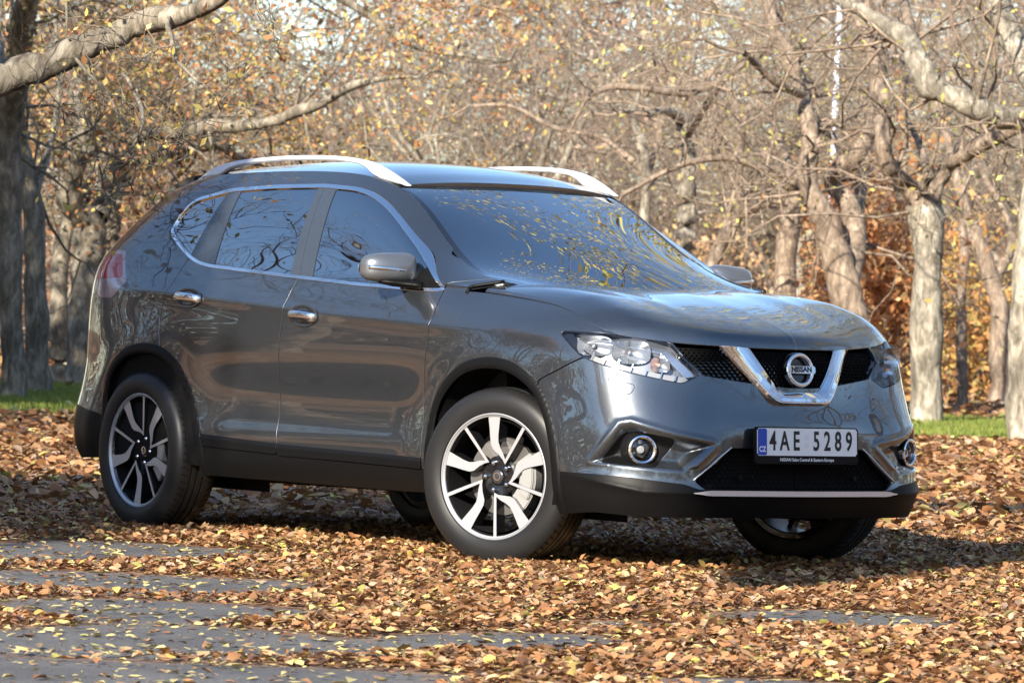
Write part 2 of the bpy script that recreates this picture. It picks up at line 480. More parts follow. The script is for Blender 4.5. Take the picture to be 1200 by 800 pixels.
CAR=empty('suv',(0,0,0),'grey metallic five-door SUV with silver roof rails parked on the leaf-covered asphalt','car')
# ---------------------------------------------------------------- domain outlines (sigma = arc length from the nose, z)
WIN=rounded([(4.352,1.369),(4.27,1.326),(4.053,1.241),(3.945,1.213),(3.845,1.200),(3.413,1.174),(3.104,1.156),(2.649,1.131),(2.193,1.114),(2.03,1.114),(2.015,1.130),(2.182,1.222),(2.322,1.300),(2.46,1.372),(2.574,1.431),(2.682,1.483),(2.788,1.524),(2.876,1.547),(2.961,1.560),(3.185,1.574),(3.562,1.572),(3.867,1.562),(3.975,1.556),(4.291,1.512),(4.352,1.45)],.06,4)
SEAM_R=[(4.053,1.241),(4.080,1.180),(4.103,1.110),(4.128,1.040),(4.137,.976),(4.130,.918),(4.112,.861),(4.10,.83)]
SEAM_M=[(3.106,1.160),(3.124,1.105),(3.130,1.060),(3.137,.985),(3.155,.866),(3.178,.66),(3.178,.51),(3.166,.384)]
SEAM_F=[(2.022,1.131),(2.014,1.066),(2.010,.998),(2.025,.905),(2.042,.798),(2.052,.706),(2.048,.549),(2.043,.372)]
ARCH_R=[(4.628,-.1),(4.628,.30),(4.628,.506),(4.622,.631),(4.568,.734),(4.448,.811),(4.32,.846),(4.171,.850),(4.05,.822),(3.945,.758),(3.862,.655),(3.812,.563),(3.773,.466),(3.75,.36),(3.74,-.1)]
ARCH_F=[(2.025,-.1),(2.025,.376),(2.020,.480),(2.006,.56),(1.980,.640),(1.926,.712),(1.835,.782),(1.723,.830),(1.583,.851),(1.448,.842),(1.332,.802),(1.235,.736),(1.172,.635),(1.133,.517),(1.114,.41),(1.112,-.1)]
CLAD_T=[(3.772,.458),(3.157,.436),(2.599,.428),(2.048,.420)]
CLAD_B=[(3.750,.402),(3.162,.391),(2.605,.380),(2.043,.372)]
DOOR_F=[(3.112,1.25),(2.6,1.25),(2.25,1.21),(2.05,1.134)]+SEAM_F+[CLAD_B[2],(3.166,.384)]+SEAM_M[::-1][1:]
DOOR_R=[(3.106,1.25),(3.8,1.28),(3.98,1.26)]+SEAM_R+[(4.05,.822),(3.945,.758),(3.862,.655),(3.812,.563),(3.773,.466),(3.75,.402),(3.162,.388)]+SEAM_M[::-1][1:]
CLADZ=[(3.9,.462),(3.772,.458),(3.157,.436),(2.599,.428),(2.0,.420),(2.0,.2),(3.9,.2)]
HEAD=rounded([(1.150,.958),(1.128,.972),(.902,.967),(.72,.955),(.578,.936),(.513,.871),(.452,.806),(.538,.766),(.643,.784),(.755,.805),(.903,.838),(.990,.864),(1.070,.910)],.02,3)
GRILLE=[(.60,1.2),(.574,.936),(.513,.868),(.446,.803),(.354,.790),(.239,.776),(.076,.762),(-.2,.758),(-.2,1.2)]
LGRILLE=rounded([(-.3,.525),(.350,.521),(.415,.462),(.526,.386),(.469,.347),(.288,.345),(-.3,.345)],.02,3)
FOG_O=[(.962,.447),(.822,.598),(.775,.606),(.606,.561),(.43,.530),(.565,.419),(.690,.426),(.854,.437)]
FOG_I=rounded([(.916,.456),(.814,.568),(.761,.574),(.607,.547),(.603,.528),(.690,.440),(.783,.447)],.015,3)
VAL=[(-.3,.352),(.50,.352),(.567,.372),(.782,.393),(.930,.401),(1.2,.406),(1.2,0),(-.3,0)]
LAMPSEAM=[(.984,.862),(1.070,.833),(1.139,.807),(1.201,.785),(1.251,.763)]
WASH=rounded([(.857,.787),(.731,.760),(.762,.722),(.847,.733)],.012,3)
TAIL=rounded([(4.795,1.272),(4.663,1.271),(4.585,1.198),(4.511,1.127),(4.620,1.052),(4.789,1.055),(5.0,1.08),(5.0,1.20)],.02,3)
FUEL=rounded([(4.515,1.080),(4.351,1.081),(4.431,.936),(4.568,.934)],.02,3)
REARCLAD=[(5.8,.60),(4.894,.545),(4.696,.527),(4.60,.510),(4.60,.1),(5.8,.1)]
def smooth_arch(A):
    P=spline_pts(A[2:-1],6);return [A[0],A[1]]+[tuple(q) for q in P]+[A[-1]]
ARCH_R=smooth_arch(ARCH_R);ARCH_F=smooth_arch(ARCH_F)
def build_skin():
    global SKIN_GRID
    V,S=make_surface(nu=14,nv=14)
    SKIN_GRID=V
    N=grid_normals(V)
    if N[200,30,1]>0: N=-N
    a,b=S.shape
    # nose region refined
    T=grid_tris(a,b);cc=np.r_[np.arange(20*14)/14,20+np.arange(8*28+1)/28];ci=cc[T//b];ri=(T%b)/14.
    T=T[~((ri.max(1)>10.0001)&(ci.max(1)>16.5001))]
    edge_belt=V[:,140].copy();edge_roof=V[:,196].copy()
    D=np.stack([S.ravel(),V[...,2].ravel()],1)
    p=Patch(V.reshape(-1,3),N.reshape(-1,3),D,T).compact()
    # refine the nose once so that recesses have clean walls
    def subdiv(p,mask):
        T=p.T[mask];R=p.T[~mask]
        E=np.sort(np.concatenate([T[:,[0,1]],T[:,[1,2]],T[:,[2,0]]]),1)
        u,inv=np.unique(E,axis=0,return_inverse=True);inv=inv.reshape(-1)
        n=len(T);base=len(p.V)
        V=np.r_[p.V,(p.V[u[:,0]]+p.V[u[:,1]])/2];N=np.r_[p.N,(p.N[u[:,0]]+p.N[u[:,1]])];N/=np.linalg.norm(N,axis=1)[:,None]+1e-12
        D=np.r_[p.D,(p.D[u[:,0]]+p.D[u[:,1]])/2]
        a,b,c=inv[:n]+base,inv[n:2*n]+base,inv[2*n:]+base
        F=np.concatenate([np.stack([T[:,0],a,c],1),np.stack([a,T[:,1],b],1),np.stack([c,b,T[:,2]],1),np.stack([a,b,c],1)])
        return Patch(V,N,D,np.concatenate([F,R]))
    q=p
    # weld equal vertices
    k=np.round(q.V*1e5).astype(np.int64)
    u,ix,inv=np.unique(k,axis=0,return_index=True,return_inverse=True);inv=inv.reshape(-1)
    T=inv[q.T];ok=(T[:,0]!=T[:,1])&(T[:,1]!=T[:,2])&(T[:,2]!=T[:,0])
    q=Patch(q.V[ix],q.N[ix],q.D[ix],T[ok])
    # recesses of the nose
    d=np.zeros(len(q.V))
    m=q.D[:,0]<1.2
    sdv=poly_sd(q.D[m],FOG_O);sdi=poly_sd(q.D[m],LGRILLE)
    d[m]-=.052*smooth(0,.045,-sdv)
    d[m]+=.006*np.exp(-((sdv-.012)/.012)**2)*(q.D[m][:,1]>.44)
    # lip above the lower grille and along the fascia
    d[m]+=.010*np.exp(-((q.D[m][:,1]-.60)/.06)**2)*smooth(.45,.2,np.abs(q.D[m][:,0]))
    # crease of the valance
    zc=np.interp(q.D[m][:,0],[0,.5,.73,.93,1.13],[.335,.338,.340,.375,.404])
    d[m]+=.018*np.exp(-np.abs(q.D[m][:,1]-zc)/.03)*smooth(1.15,.85,q.D[m][:,0])
    q=q.offset(d)
    q=recompute_normals(q)
    # keep the mirror plane clean
    c=np.abs(q.V[:,1])<1e-4;q.V[c,1]=0;q.N[c,1]=0;q.N/=np.linalg.norm(q.N,axis=1)[:,None]+1e-12
    return q,edge_belt,edge_roof
SKIN,EB,ER=build_skin()
G=.0044
def both_sides(fn):
    for mir in (False,True): fn(mir)
def P2(p,mir): return p.mirror() if mir else p
# ---- fenders, nose, doors, body side
s=SKIN
archs=[ARCH_F,ARCH_R]
below=lambda p:p
_front=s.box(-.5,2.1,0,1.3)
ls_poly=LAMPSEAM[::-1]
BUMP=[(-.5,1.5),(-.5,0),(1.13,0),(1.12,.40),(1.14,.52),(1.18,.635),(1.245,.74),(1.251,.763)]+[(1.201,.785),(1.139,.807),(1.070,.833),(.984,.862),(.60,.88),(.578,1.5)]
FEND=[(.578,1.5),(.60,.88),(.984,.862)]+LAMPSEAM[1:]+[(1.26,.70),(1.6,.6),(1.95,.372),(2.043,.372),(2.048,.549),(2.052,.706),(2.042,.798),(2.025,.905),(2.010,.998),(2.014,1.066),(2.022,1.131),(1.93,1.22),(1.9,1.5)]
bump=_front.inside(BUMP,G).outside(ARCH_F,-.001).outside(HEAD,-.001).outside(GRILLE,0).outside(LGRILLE,0).outside(FOG_I,.008).outside(VAL,.0015).outside(WASH,.001)
make_panel('front_bumper',bump.both(),PAINT,CAR,roll=.003,depth=.014)
make_panel('washer_cover',_front.inside(WASH,.0025),PAINT,CAR,roll=.001,depth=.004)
make_panel('washer_cover',_front.inside(WASH,.0025).mirror(),PAINT,CAR,roll=.001,depth=.004)
val=_front.inside(VAL,0).outside(LGRILLE,-.001).outside(ARCH_F,0)
make_panel('lower_valance',val.both(),BLACKP,CAR,roll=.003,depth=.03)
fend=_front.inside(FEND,G).outside(ARCH_F,-.001).outside(HEAD,-.001)
dF=s.inside(DOOR_F,G).outside(WIN,.001);dR=s.inside(DOOR_R,G).outside(WIN,.001).outside(ARCH_R,0)
BS=[(1.9,1.75),(1.93,1.22),(2.022,1.131),(2.05,1.134),(2.25,1.20),(3.1,1.25),(3.98,1.26),(4.053,1.241)]+SEAM_R[1:]+[(4.11,.5),(4.2,.2),(6.5,.2),(6.5,1.75)]
side=s.inside(BS,G).outside(WIN,.001).outside(ARCH_R,-.001).outside(REARCLAD,.0015).outside(TAIL,.0012).outside(FUEL,.0015)
rclad=s.inside(REARCLAD,0).outside(ARCH_R,0)
sill_poly=[(3.77,.402),(3.162,.388),(2.605,.377),(2.02,.369),(2.02,.0),(3.77,.0)]
sill=s.inside(sill_poly,.001)
def arch_patch(poly):
    q=s.box(min(a[0] for a in poly)-.05,max(a[0] for a in poly)+.05,0,1)
    sdv=poly_sd(q.D,poly)
    q=q.clip(sdv-.000)
    q=q.clip(-(poly_sd(q.D,poly)+.044))
    e=-poly_sd(q.D,poly)
    q=q.offset(.006*smooth(-.002,.006,e)+.003*smooth(.01,.03,e)-.004*smooth(.036,.044,e))
    return recompute_normals(q)
win_glass=[
 ('rear_quarter_glass',[(4.5,1.0),(4.5,1.7),(3.975,1.7),(3.985,1.554),(4.045,1.238),(4.06,1.0)],GLASS_R),
 ('rear_door_glass',[(3.797,1.0),(3.815,1.198),(3.875,1.56),(3.88,1.7),(3.245,1.7),(3.237,1.563),(3.175,1.157),(3.17,1.0)],GLASS_R),
 ('front_door_glass',[(3.0,1.0),(3.012,1.15),(3.108,1.565),(3.11,1.7),(1.9,1.7),(2.15,1.26),(2.235,1.18),(2.235,1.0)],GLASS_F)]
for mir in (False,True):
    def mk(name,p,m,par=CAR,**k): return make_panel(name,P2(p,mir),m,par,**k)
    mk('front_wing',fend,PAINT)
    oF=mk('front_door',dF.outside(CLADZ,.001),PAINT);oR=mk('rear_door',dR.outside(CLADZ,.001),PAINT)
    for o,p in ((oF,dF),(oR,dR)):
        q=p.inside(CLADZ,.001);q=q.offset(.008*smooth(0,.012,-poly_sd(q.D,CLADZ)));mk('door_cladding',recompute_normals(q),BLACKP,o)
    mk('body_side',side,PAINT)
    mk('fuel_flap',s.inside(FUEL,.0028).offset(.001),PAINT,roll=.003)
    mk('rear_bumper_cladding',rclad,BLACKP,roll=.003)
    mk('sill_cladding',sill,BLACKP,roll=.004,depth=.08)
    mk('wheel_arch_cladding',arch_patch(ARCH_F),BLACKP,roll=.003,depth=.03)
    mk('wheel_arch_cladding',arch_patch(ARCH_R),BLACKP,roll=.003,depth=.03)
    # window surround in chrome
    wb=s.box(1.9,4.5,1.05,1.65);sdw=poly_sd(wb.D,WIN)
    ch=wb.clip(sdw);sd2=poly_sd(ch.D,WIN)
    wid=np.interp(ch.D[:,1],[1.25,1.5],[.0115,.0145])
    ch=ch.clip(-(sd2+wid)).offset(.0035)
    mk('window_surround',ch,CHROME,roll=.0025,depth=.012)
    inner=wb.clip(poly_sd(wb.D,WIN)+.0115)
    for nm,poly,m in win_glass:
        par=oR if nm=='rear_door_glass' else (oF if nm=='front_door_glass' else CAR)
        g=inner.inside(poly,.0).offset(-.005);mk(nm,g,m,par,roll=.001,depth=0)
    # pillar films between the panes
    for poly,par in (([(3.979,1.7),(3.983,1.554),(4.050,1.238),(4.06,1.0),(3.790,1.0),(3.811,1.198),(3.873,1.56),(3.879,1.7)],oR),
                 ([(3.249,1.7),(3.239,1.563),(3.179,1.157),(3.172,1.0),(3.112,1.1),(3.112,1.157),(3.198,1.565),(3.198,1.7)],oR),
                 ([(3.193,1.7),(3.193,1.565),(3.106,1.157),(3.106,1.1),(2.996,1.0),(3.008,1.15),(3.104,1.565),(3.106,1.7)],oF)):
        mk('pillar_trim',inner.inside(poly,0).offset(-.001),PILLAR,par,roll=.0015)
    mk('mirror_sail',inner.inside([(2.233,1.0),(2.233,1.182),(2.15,1.258),(1.9,1.7),(1.9,1.0)],0).offset(.001),BLACKP,oF,roll=.002)
    # body behind glass line: dark inner skin keeps light out of the shut lines
    mk('inner_frame',s.box(2.03,4.9,.3,1.13).offset(-.03),DARK,depth=0)
    mk('taillight',s.inside(TAIL,.001),CLRL,roll=.002)
# ---- bonnet
def hood_patch():
    # side boundary: belt edge from the wing end of the nose to the cowl (columns 22..17)
    nu=16
    sb=EB[17*14:20*14+2*28+1][::-1]          # from nose corner to cowl
    fr=EB[20*14+2*28:][::-1]               # centre to corner
    cx=np.array([(.868,.921),(.864,.938),(.855,.955),(.835,.974),(.79,.994),(.70,1.022),(.55,1.060),(.4,1.092),(.2,1.124),(0,1.142),(-.22,1.152)])
    nU,nV=150,80
    u=(np.linspace(0,1,nU)**1.5);v=np.linspace(0,1,nV)
    def rs(P,t):
        P=np.asarray(P);s_=np.r_[0,np.cumsum(np.linalg.norm(np.diff(P,axis=0),axis=1))];s_/=s_[-1]
        return np.stack([np.interp(t,s_,P[:,k]) for k in range(P.shape[1])],-1)
    cxs=spline_pts([(a,0,b) for a,b in cx],8)
    C0=rs(cxs,u);S0=rs(sb,u);F0=rs(fr,v)
    cow=np.array([(-.22-0.0*0+.05*(1-(y/.765)**2)*0,-y,1.152-(.022)*(y/.765)**3) for y in np.linspace(0,.765,20)])
    cow[:,1]*=1;B0=rs(cow,v)
    B0[-1]=S0[-1];B0[0]=C0[-1];F0[0]=C0[0];F0[-1]=S0[0]
    uu=u[:,None,None];vv=(1.6*v**2-.6*v**3)[None,:,None]
    P=(1-vv)*C0[:,None]+vv*S0[:,None]+(1-uu)*F0[None]+uu*B0[None]-((1-uu)*(1-vv)*F0[0]+(1-uu)*vv*F0[-1]+uu*(1-vv)*B0[0]+uu*vv*B0[-1])
    # crown profile with a crease line
    tv=np.array([0,.15,.35,.5,.65,.78,.86,.93,1.]);th=np.array([0,.004,.15,.46,.80,1.,.88,.52,0])
    ts=spline_pts(np.c_[tv,th],10);hv=np.interp(v,ts[:,0],ts[:,1])
    gu=np.interp(u,[0,.04,.10,.2,.4,.7,1],[0,.45,.75,.95,1.,.7,.30])
    gk=np.ones(9)/9;gu2=np.convolve(np.pad(gu,4,mode='edge'),gk,'valid');gu2[0]=0
    P[...,2]+=.047*gu2[:,None]*hv[None]
    # raised centre panel of the bonnet
    yc=.36+.16*u[:,None]
    P[...,2]+=.005*smooth(.05,.3,u)[:,None]*(1-smooth(0,1,(np.abs(P[...,1])-yc+.06)/.10))
    # leading edge overhang
    N=grid_normals(P);
    if N[60,40,2]<0: N=-N
    D=np.stack([np.repeat(u[:,None],nV,1),np.repeat(v[None],nU,0)],-1).reshape(-1,2)
    q=Patch(P.reshape(-1,3),N.reshape(-1,3),D,grid_tris(nU,nV))
    q.V[np.abs(q.V[:,1])<1e-4,1]=0;q.N[q.V[:,1]==0,1]=0
    return q
hp=hood_patch()
# clearance along the wing
d=np.minimum((1-hp.D[:,1])*.75,1)
hp=hp.clip(-(hp.D[:,0]*1.3-.0))  if False else hp
hp=hp.clip(.0045-(1-hp.D[:,1])*.75)
make_panel('bonnet',hp.both(),PAINT,CAR,roll=.004,depth=.022)
# ---- windscreen from the inner edge of the pillars
nu=14
As=ER[12*nu-7:16*nu+8]                      # top .. base
def rs(P,t):
    P=np.asarray(P);s_=np.r_[0,np.cumsum(np.linalg.norm(np.diff(P,axis=0),axis=1))];s_/=s_[-1]
    return np.stack([np.interp(t,s_,P[:,k]) for k in range(P.shape[1])],-1)
TOPX=(-.985,1.562);BOTX=(-.16,1.125)
nT,nVv=70,60
t=np.linspace(0,1,nT);v=np.linspace(0,1,nVv)
A0=rs(As,t)
A0=np.stack([np.polyval(np.polyfit(t,A0[:,k],4),t) for k in range(3)],1)
Cc=np.stack([np.interp(t,[0,1],[A0[0,0]+.085,BOTX[0]]),0*t,np.interp(t,[0,1],[A0[0,2]+.012,BOTX[1]])+.022*np.sin(np.pi*t)],1)
f=(v**2.1)[None,:,None]
W=Cc[:,None]*(1-f)+A0[:,None]*f;W[...,1]=A0[:,None,1]*v[None]
W[...,2]-=.004
Nw=grid_normals(W);Nw=-Nw if Nw[30,30,2]<0 else Nw
# metric-ish domain for the border
Dw=np.stack([np.repeat((t*.95)[:,None],nVv,1),np.abs(W[...,1])-np.abs(A0[:,None,1])],-1).reshape(-1,2)
wp=Patch(W.reshape(-1,3),Nw.reshape(-1,3),Dw,grid_tris(nT,nVv));wp.V[np.abs(wp.V[:,1])<1e-4,1]=0;wp.N[wp.V[:,1]==0,1]=0
def wphi(q):
    return np.maximum.reduce([.022-q.D[:,0],q.D[:,0]-(.95-.045),q.D[:,1]+.030])
gl=wp.clip(wphi(wp));
ws=make_panel('windscreen',gl.both(),GLASS_W,CAR,depth=0)
bd=wp.clip(-wphi(wp));make_panel('windscreen_border',bd.both(),FRIT,ws,roll=.003,depth=.01)
# ---- roof
rb=ER[0:12*nu-7+1]
nX,nY=len(rb),50
HX=np.array([(A0[0,0]+.085-.008),A0[0,2]+.018])
def zc(x): 
    pts=spline_pts([(-3.16,1.592),(-3.0,1.640),(-2.8,1.664),(-2.5,1.686),(-2.1,1.700),(-1.8,1.698),(-1.5,1.680),(-1.25,1.640),(-1.05,1.590),(-.93,HX[1]-.0),(-.9,HX[1]-.012)],10)
    return np.interp(x,pts[:,0],pts[:,1])
tt=np.linspace(0,1,nX);y=np.linspace(0,1,nY)
xc=np.interp(rb[:,0],[rb[0,0],rb[-1,0]],[-2.99,HX[0]])
Rf=np.zeros((nX,nY,3))
f=y**2.2
Rf[...,0]=xc[:,None]*(1-f)+rb[:,None,0]*f
Rf[...,1]=rb[:,None,1]*y
e=y**2.6
Rf[...,2]=zc(xc)[:,None]*(1-e)+(rb[:,None,2])*e
Nr=grid_normals(Rf);Nr=-Nr if Nr[60,20,2]<0 else Nr
rp=Patch(Rf.reshape(-1,3),Nr.reshape(-1,3),np.stack([Rf[...,0].ravel(),np.repeat(y[None],nX,0).ravel()],1),grid_tris(nX,nY))
rp.V[np.abs(rp.V[:,1])<1e-4,1]=0;rp.N[rp.V[:,1]==0,1]=0
rp=rp.compact()
make_panel('roof',rp.both(),PAINT,CAR,roll=.003,depth=.02)
make_panel('roof_liner',rp.offset(-.03).both(),DARK,CAR,depth=0)
# ---- black scuttle under the gap between screen and bonnet
ys=np.linspace(-.70,.70,31);VV=[];FF=[]
for y_ in ys:
    k=abs(y_)/.70
    VV+= [(-.16-.03*k**2,y_,1.122-.022*k**3),(-.24-.03*k**2,y_,1.112-.015*k**2)]
for i in range(30): FF.append((2*i,2*i+1,2*i+3,2*i+2))
mesh_np('cowl_panel',VV,FF,BLACKP,CAR)
for mir in (False,True):
    q=SKIN_GRID[16*14+7,138:197].copy()+np.array([.004,0,.001])
    if mir: q=q*np.array([1,-1,1])
    VV,FF=sweep(q[::3],circ(.0075,8));fix_normals(mesh_np('rubber_seal',VV,FF,BLACKP,CAR))
# ---- roof rails
def rail(mir):
    sg=-1 if not mir else 1
    top=spline_pts([(-2.74,0,1.622),(-2.70,0,1.640),(-2.60,0,1.668),(-2.42,0,1.690),(-2.2,0,1.701),(-1.96,0,1.707),(-1.7,0,1.704),(-1.5,0,1.692),(-1.34,0,1.668),(-1.22,0,1.630),(-1.13,0,1.592),(-1.095,0,1.574)],6)
    lo=np.array([(-2.75,1.612),(-2.60,1.618),(-2.56,1.628),(-2.50,1.651),(-2.42,1.664),(-2.25,1.678),(-2.05,1.685),(-1.8,1.685),(-1.6,1.679),(-1.45,1.664),(-1.39,1.645),(-1.345,1.618),(-1.28,1.598),(-1.13,1.572),(-1.09,1.566)])
    xs=np.linspace(-2.735,-1.098,90);tz=np.interp(xs,top[:,0],top[:,2]);bz=np.minimum(np.interp(xs,lo[:,0],lo[:,1]),tz-.004)
    bm=bmesh.new();rings=[]
    for x,t_,b_ in zip(xs,tz,bz):
        yc=.572-.012*((x+1.9)/.85)**2;c=min(.007,(t_-b_)*.3)
        rings.append([bm.verts.new((x,sg*(yc+o_),z_)) for o_,z_ in ((-.016,b_+c),(-.016,t_-c*1.3),(-.008,t_-.001),(.006,t_),(.014,t_-c*1.2),(.018,b_+c),(.012,b_),(-.010,b_))])
    for a_,b_ in zip(rings[:-1],rings[1:]):
        for i in range(8): bm.faces.new((a_[i],a_[(i+1)%8],b_[(i+1)%8],b_[i]))
    bm.faces.new(rings[0]);bm.faces.new(rings[-1][::-1]);bmesh.ops.recalc_face_normals(bm,faces=bm.faces)
    bm_obj('roof_rail',bm,ALU,CAR,angle=45)
rail(False);rail(True)
REFLM=mat('satin_reflector',(.55,.58,.62),rough=.20,metal=.85)
mat_hl=mat('lamp_housing_silver',(.30,.32,.36),rough=.35,metal=.6)
# ---- skin lookup: (sigma,z) -> point and normal
def skin_at(sg,z):
    d=(SKIN.D[:,0]-sg)**2+(SKIN.D[:,1]-z)**2
    k=np.argsort(d)[:4];w_=1/(d[k]+1e-8);w_/=w_.sum()
    P=(SKIN.V[k]*w_[:,None]).sum(0);n=(SKIN.N[k]*w_[:,None]).sum(0)
    return P,n/np.linalg.norm(n)
def frame_at(sg,z,tilt=None):
    P,n=skin_at(sg,z);n=n if tilt is None else np.asarray(tilt,float)
    n=n/np.linalg.norm(n)
    side=np.cross((0,0,1),n);side/=np.linalg.norm(side);up=np.cross(n,side)
    return P,side,up,n
def place(o,P,side,up,n,mir=False):
    """object modelled in (right, up, out) axes"""
    m=Matrix(((side[0],up[0],n[0],P[0]),(side[1],up[1],n[1],P[1]),(side[2],up[2],n[2],P[2]),(0,0,0,1)))
    if mir: m=Matrix.Diagonal((1,-1,1,1))@m
    o.data.transform(m)
    if mir: o.data.flip_normals()
    return o
# ---- grille: black honeycomb floor set back, V bar, emblem
gp=_front.inside(GRILLE,-.004)
g2=gp.offset(-.035)
GR=make_panel('grille',g2.both(),GLOSSB,CAR,depth=0)
def honey(region,name,par,off,step=.026,th=.0030,zz=(.5,1)):
    """hexagon net of thin bars following the skin"""
    bm=bmesh.new();VV=[];FF=[]
    s3=step*math.sqrt(3)/2
    reg=np.asarray(region)
    x0,x1=max(-.02,reg[:,0].min()),reg[:,0].max();z0,z1=max(zz[0],reg[:,1].min()),min(zz[1],reg[:,1].max())
    segs=set()
    nx=int((x1-x0)/s3)+2;nz=int((z1-z0)/(step*.75*.62))+2
    h=step*.5*.62*1.15
    for j in range(-1,nz):
        for i in range(-1,nx):
            cx=x0+i*s3+(s3/2 if j%2 else 0);cz=z0+j*h*1.5
            pts=[(cx+s3/2*math.cos(a)/math.cos(rad(30))*.866/.866,cz+h*math.sin(a)) for a in [rad(30+60*k) for k in range(6)]]
            for k in range(3): segs.add((tuple(np.round(pts[k],4)),tuple(np.round(pts[k+1],4))))
    pts=np.array([((a[0]+b[0])/2,(a[1]+b[1])/2) for a,b in segs])
    keep=poly_sd(pts,region)<-.004
    sub=SKIN.box(x0-.1,x1+.1,zz[0]-.1,zz[1]+.2)
    def look(q):
        d=(sub.D[:,0]-q[0])**2+(sub.D[:,1]-q[1])**2;k=np.argpartition(d,3)[:3];w_=1/(d[k]+1e-7);w_/=w_.sum()
        n=(sub.N[k]*w_[:,None]).sum(0);return (sub.V[k]*w_[:,None]).sum(0)+n/np.linalg.norm(n)*off,n/np.linalg.norm(n)
    for (a,b),kk in zip(segs,keep):
        if not kk: continue
        A,n=look(a);B,_=look(b)
        if A[1]>-.0005 or B[1]>-.0005: pass
        d=B-A;l=np.linalg.norm(d)
        if l<1e-4: continue
        sdv=np.cross(n,d/l)*th/2;i0=len(VV)
        for Q in (A,B):
            VV+= [Q-sdv+n*.0,Q+sdv+n*.0,Q+sdv-n*.012,Q-sdv-n*.012]
        FF+= [(i0,i0+1,i0+5,i0+4),(i0+1,i0+2,i0+6,i0+5),(i0+3,i0,i0+4,i0+7)]
    V=np.array(VV);F=np.array(FF)
    V2=V*np.array([1,-1,1]);
    return mesh_np(name,np.r_[V,V2],np.r_[F,F[:,::-1]+len(V)],mat_net,par,smooth=False)
mat_net=mat('grille_net_black',(.004,.004,.004),rough=.7,spec=.08)
honey(GRILLE,'grille_mesh',GR,-.024,zz=(.74,.95))
lg=_front.inside(LGRILLE,-.006).offset(-.05)
LGR=make_panel('lower_grille',lg.both(),DARK,CAR,depth=0)
honey(LGRILLE,'grille_mesh',LGR,-.045,step=.03,zz=(.34,.53))
# walls round the openings
def wall(poly,d0,d1,m,name,par,z0=0,z1=9,x0=.0005,mirror=True,sgn=1):
    P=np.asarray(poly);out=[]
    pts=[]
    for i in range(len(P)):
        a,b=P[i],P[(i+1)%len(P)];n=max(1,int(np.linalg.norm(b-a)/.02))
        for k in range(n): pts.append(a+(b-a)*k/n)
    pts=np.array(pts);VV=[];FF=[]
    ok=(pts[:,0]>-.001)&(pts[:,1]<z1)&(pts[:,1]>z0)
    for q in pts:
        A,n=skin_at(max(q[0],0),q[1]);VV+= [A+n*d0,A+n*d1]
    m_=len(pts)
    for i in range(m_):
        j=(i+1)%m_
        if ok[i] and ok[j]: FF.append((2*i,2*j,2*j+1,2*i+1))
    V=np.array(VV)
    if mirror:
        F=np.array(FF);V=np.r_[V,V*np.array([1,-1,1])];F=np.r_[F,F+len(VV)]
    else: F=np.array(FF)
    return mesh_np(name,V,F,m,par)
wall(GRILLE,-.002,-.04,GLOSSB,'grille_frame',GR,z1=.97)
wall(LGRILLE,-.002,-.055,GLOSSB,'grille_frame',LGR)
def vbar():
    # outer edge, ridge and inner edge of the chrome V (x,y,z), right half from the top to the centre
    O=[(.800,.338,.928),(.822,.300,.880),(.862,.245,.810),(.902,.190,.745),(.918,.160,.714),(.926,.135,.700),(.930,.10,.696),(.932,0,.695)]
    I=[(.850,.222,.921),(.866,.195,.880),(.886,.155,.820),(.898,.118,.772),(.903,.098,.756),(.906,.080,.750),(.908,.055,.748),(.910,0,.748)]
    O=spline_pts(O,4);I=spline_pts(I,4);n=len(O)
    VV=[];FF=[]
    for k in range(n):
        o,i=O[k],I[k];R=o*.42+i*.58+np.array([.020,0,.0]);R2=o*.80+i*.20+np.array([.016,0,0])
        dn=np.array([-.035,0,0])
        VV+= [o+dn,o,R2,R,i,i+dn]
    m_=6
    for k in range(n-1):
        for j in range(m_-1): FF.append((k*m_+j,k*m_+j+1,(k+1)*m_+j+1,(k+1)*m_+j))
    FF.append((0,1,2,3,4,5))
    V=np.array(VV);b=len(V)
    VL=V*np.array([1,-1,1])
    bm=bmesh.new();vs=[bm.verts.new(p) for p in np.r_[V,VL]]
    for f_ in FF:
        bm.faces.new([vs[i] for i in f_]);bm.faces.new([vs[i+b] for i in f_][::-1])
    bmesh.ops.remove_doubles(bm,verts=bm.verts,dist=1e-4)
    bmesh.ops.recalc_face_normals(bm,faces=bm.faces)
    es=[e for e in bm.edges if len(e.link_faces)==2 and e.calc_face_angle(0)>rad(18)]
    bmesh.ops.bevel(bm,geom=es,offset=.0035,segments=3,affect='EDGES',clamp_overlap=True)
    return bm_obj('chrome_grille_bar',bm,CHROME,CAR,angle=35)
vbar()
def text_obj(body,size,m,par,mtx,name='lettering',sx=1.,ext=.0008,bold=0.,sp=1.):
    c=bpy.data.curves.new(name,'FONT');c.body=body;c.size=size;c.align_x='CENTER';c.align_y='CENTER'
    c.extrude=ext;c.offset=bold;c.space_character=sp;c.resolution_u=4
    t_=bpy.data.objects.new(name,c);COL.objects.link(t_)
    dg=bpy.context.evaluated_depsgraph_get();dg.update()
    me=bpy.data.meshes.new_from_object(t_.evaluated_get(dg))
    bpy.data.objects.remove(t_);bpy.data.curves.remove(c)
    me.transform(Matrix.Diagonal((sx,1,1,1)));me.transform(mtx)
    me.materials.clear();me.materials.append(m)
    return link(bpy.data.objects.new(name,me),par)
def face_mtx(x,y,z,lean=0.):
    """plane facing +X: local x -> +Y (image right), local y -> up, local z -> out"""
    m=Matrix(((0,0,1,x),(1,0,0,y),(0,1,0,z),(0,0,0,1)))
    return m@Matrix.Rotation(lean,4,'X')
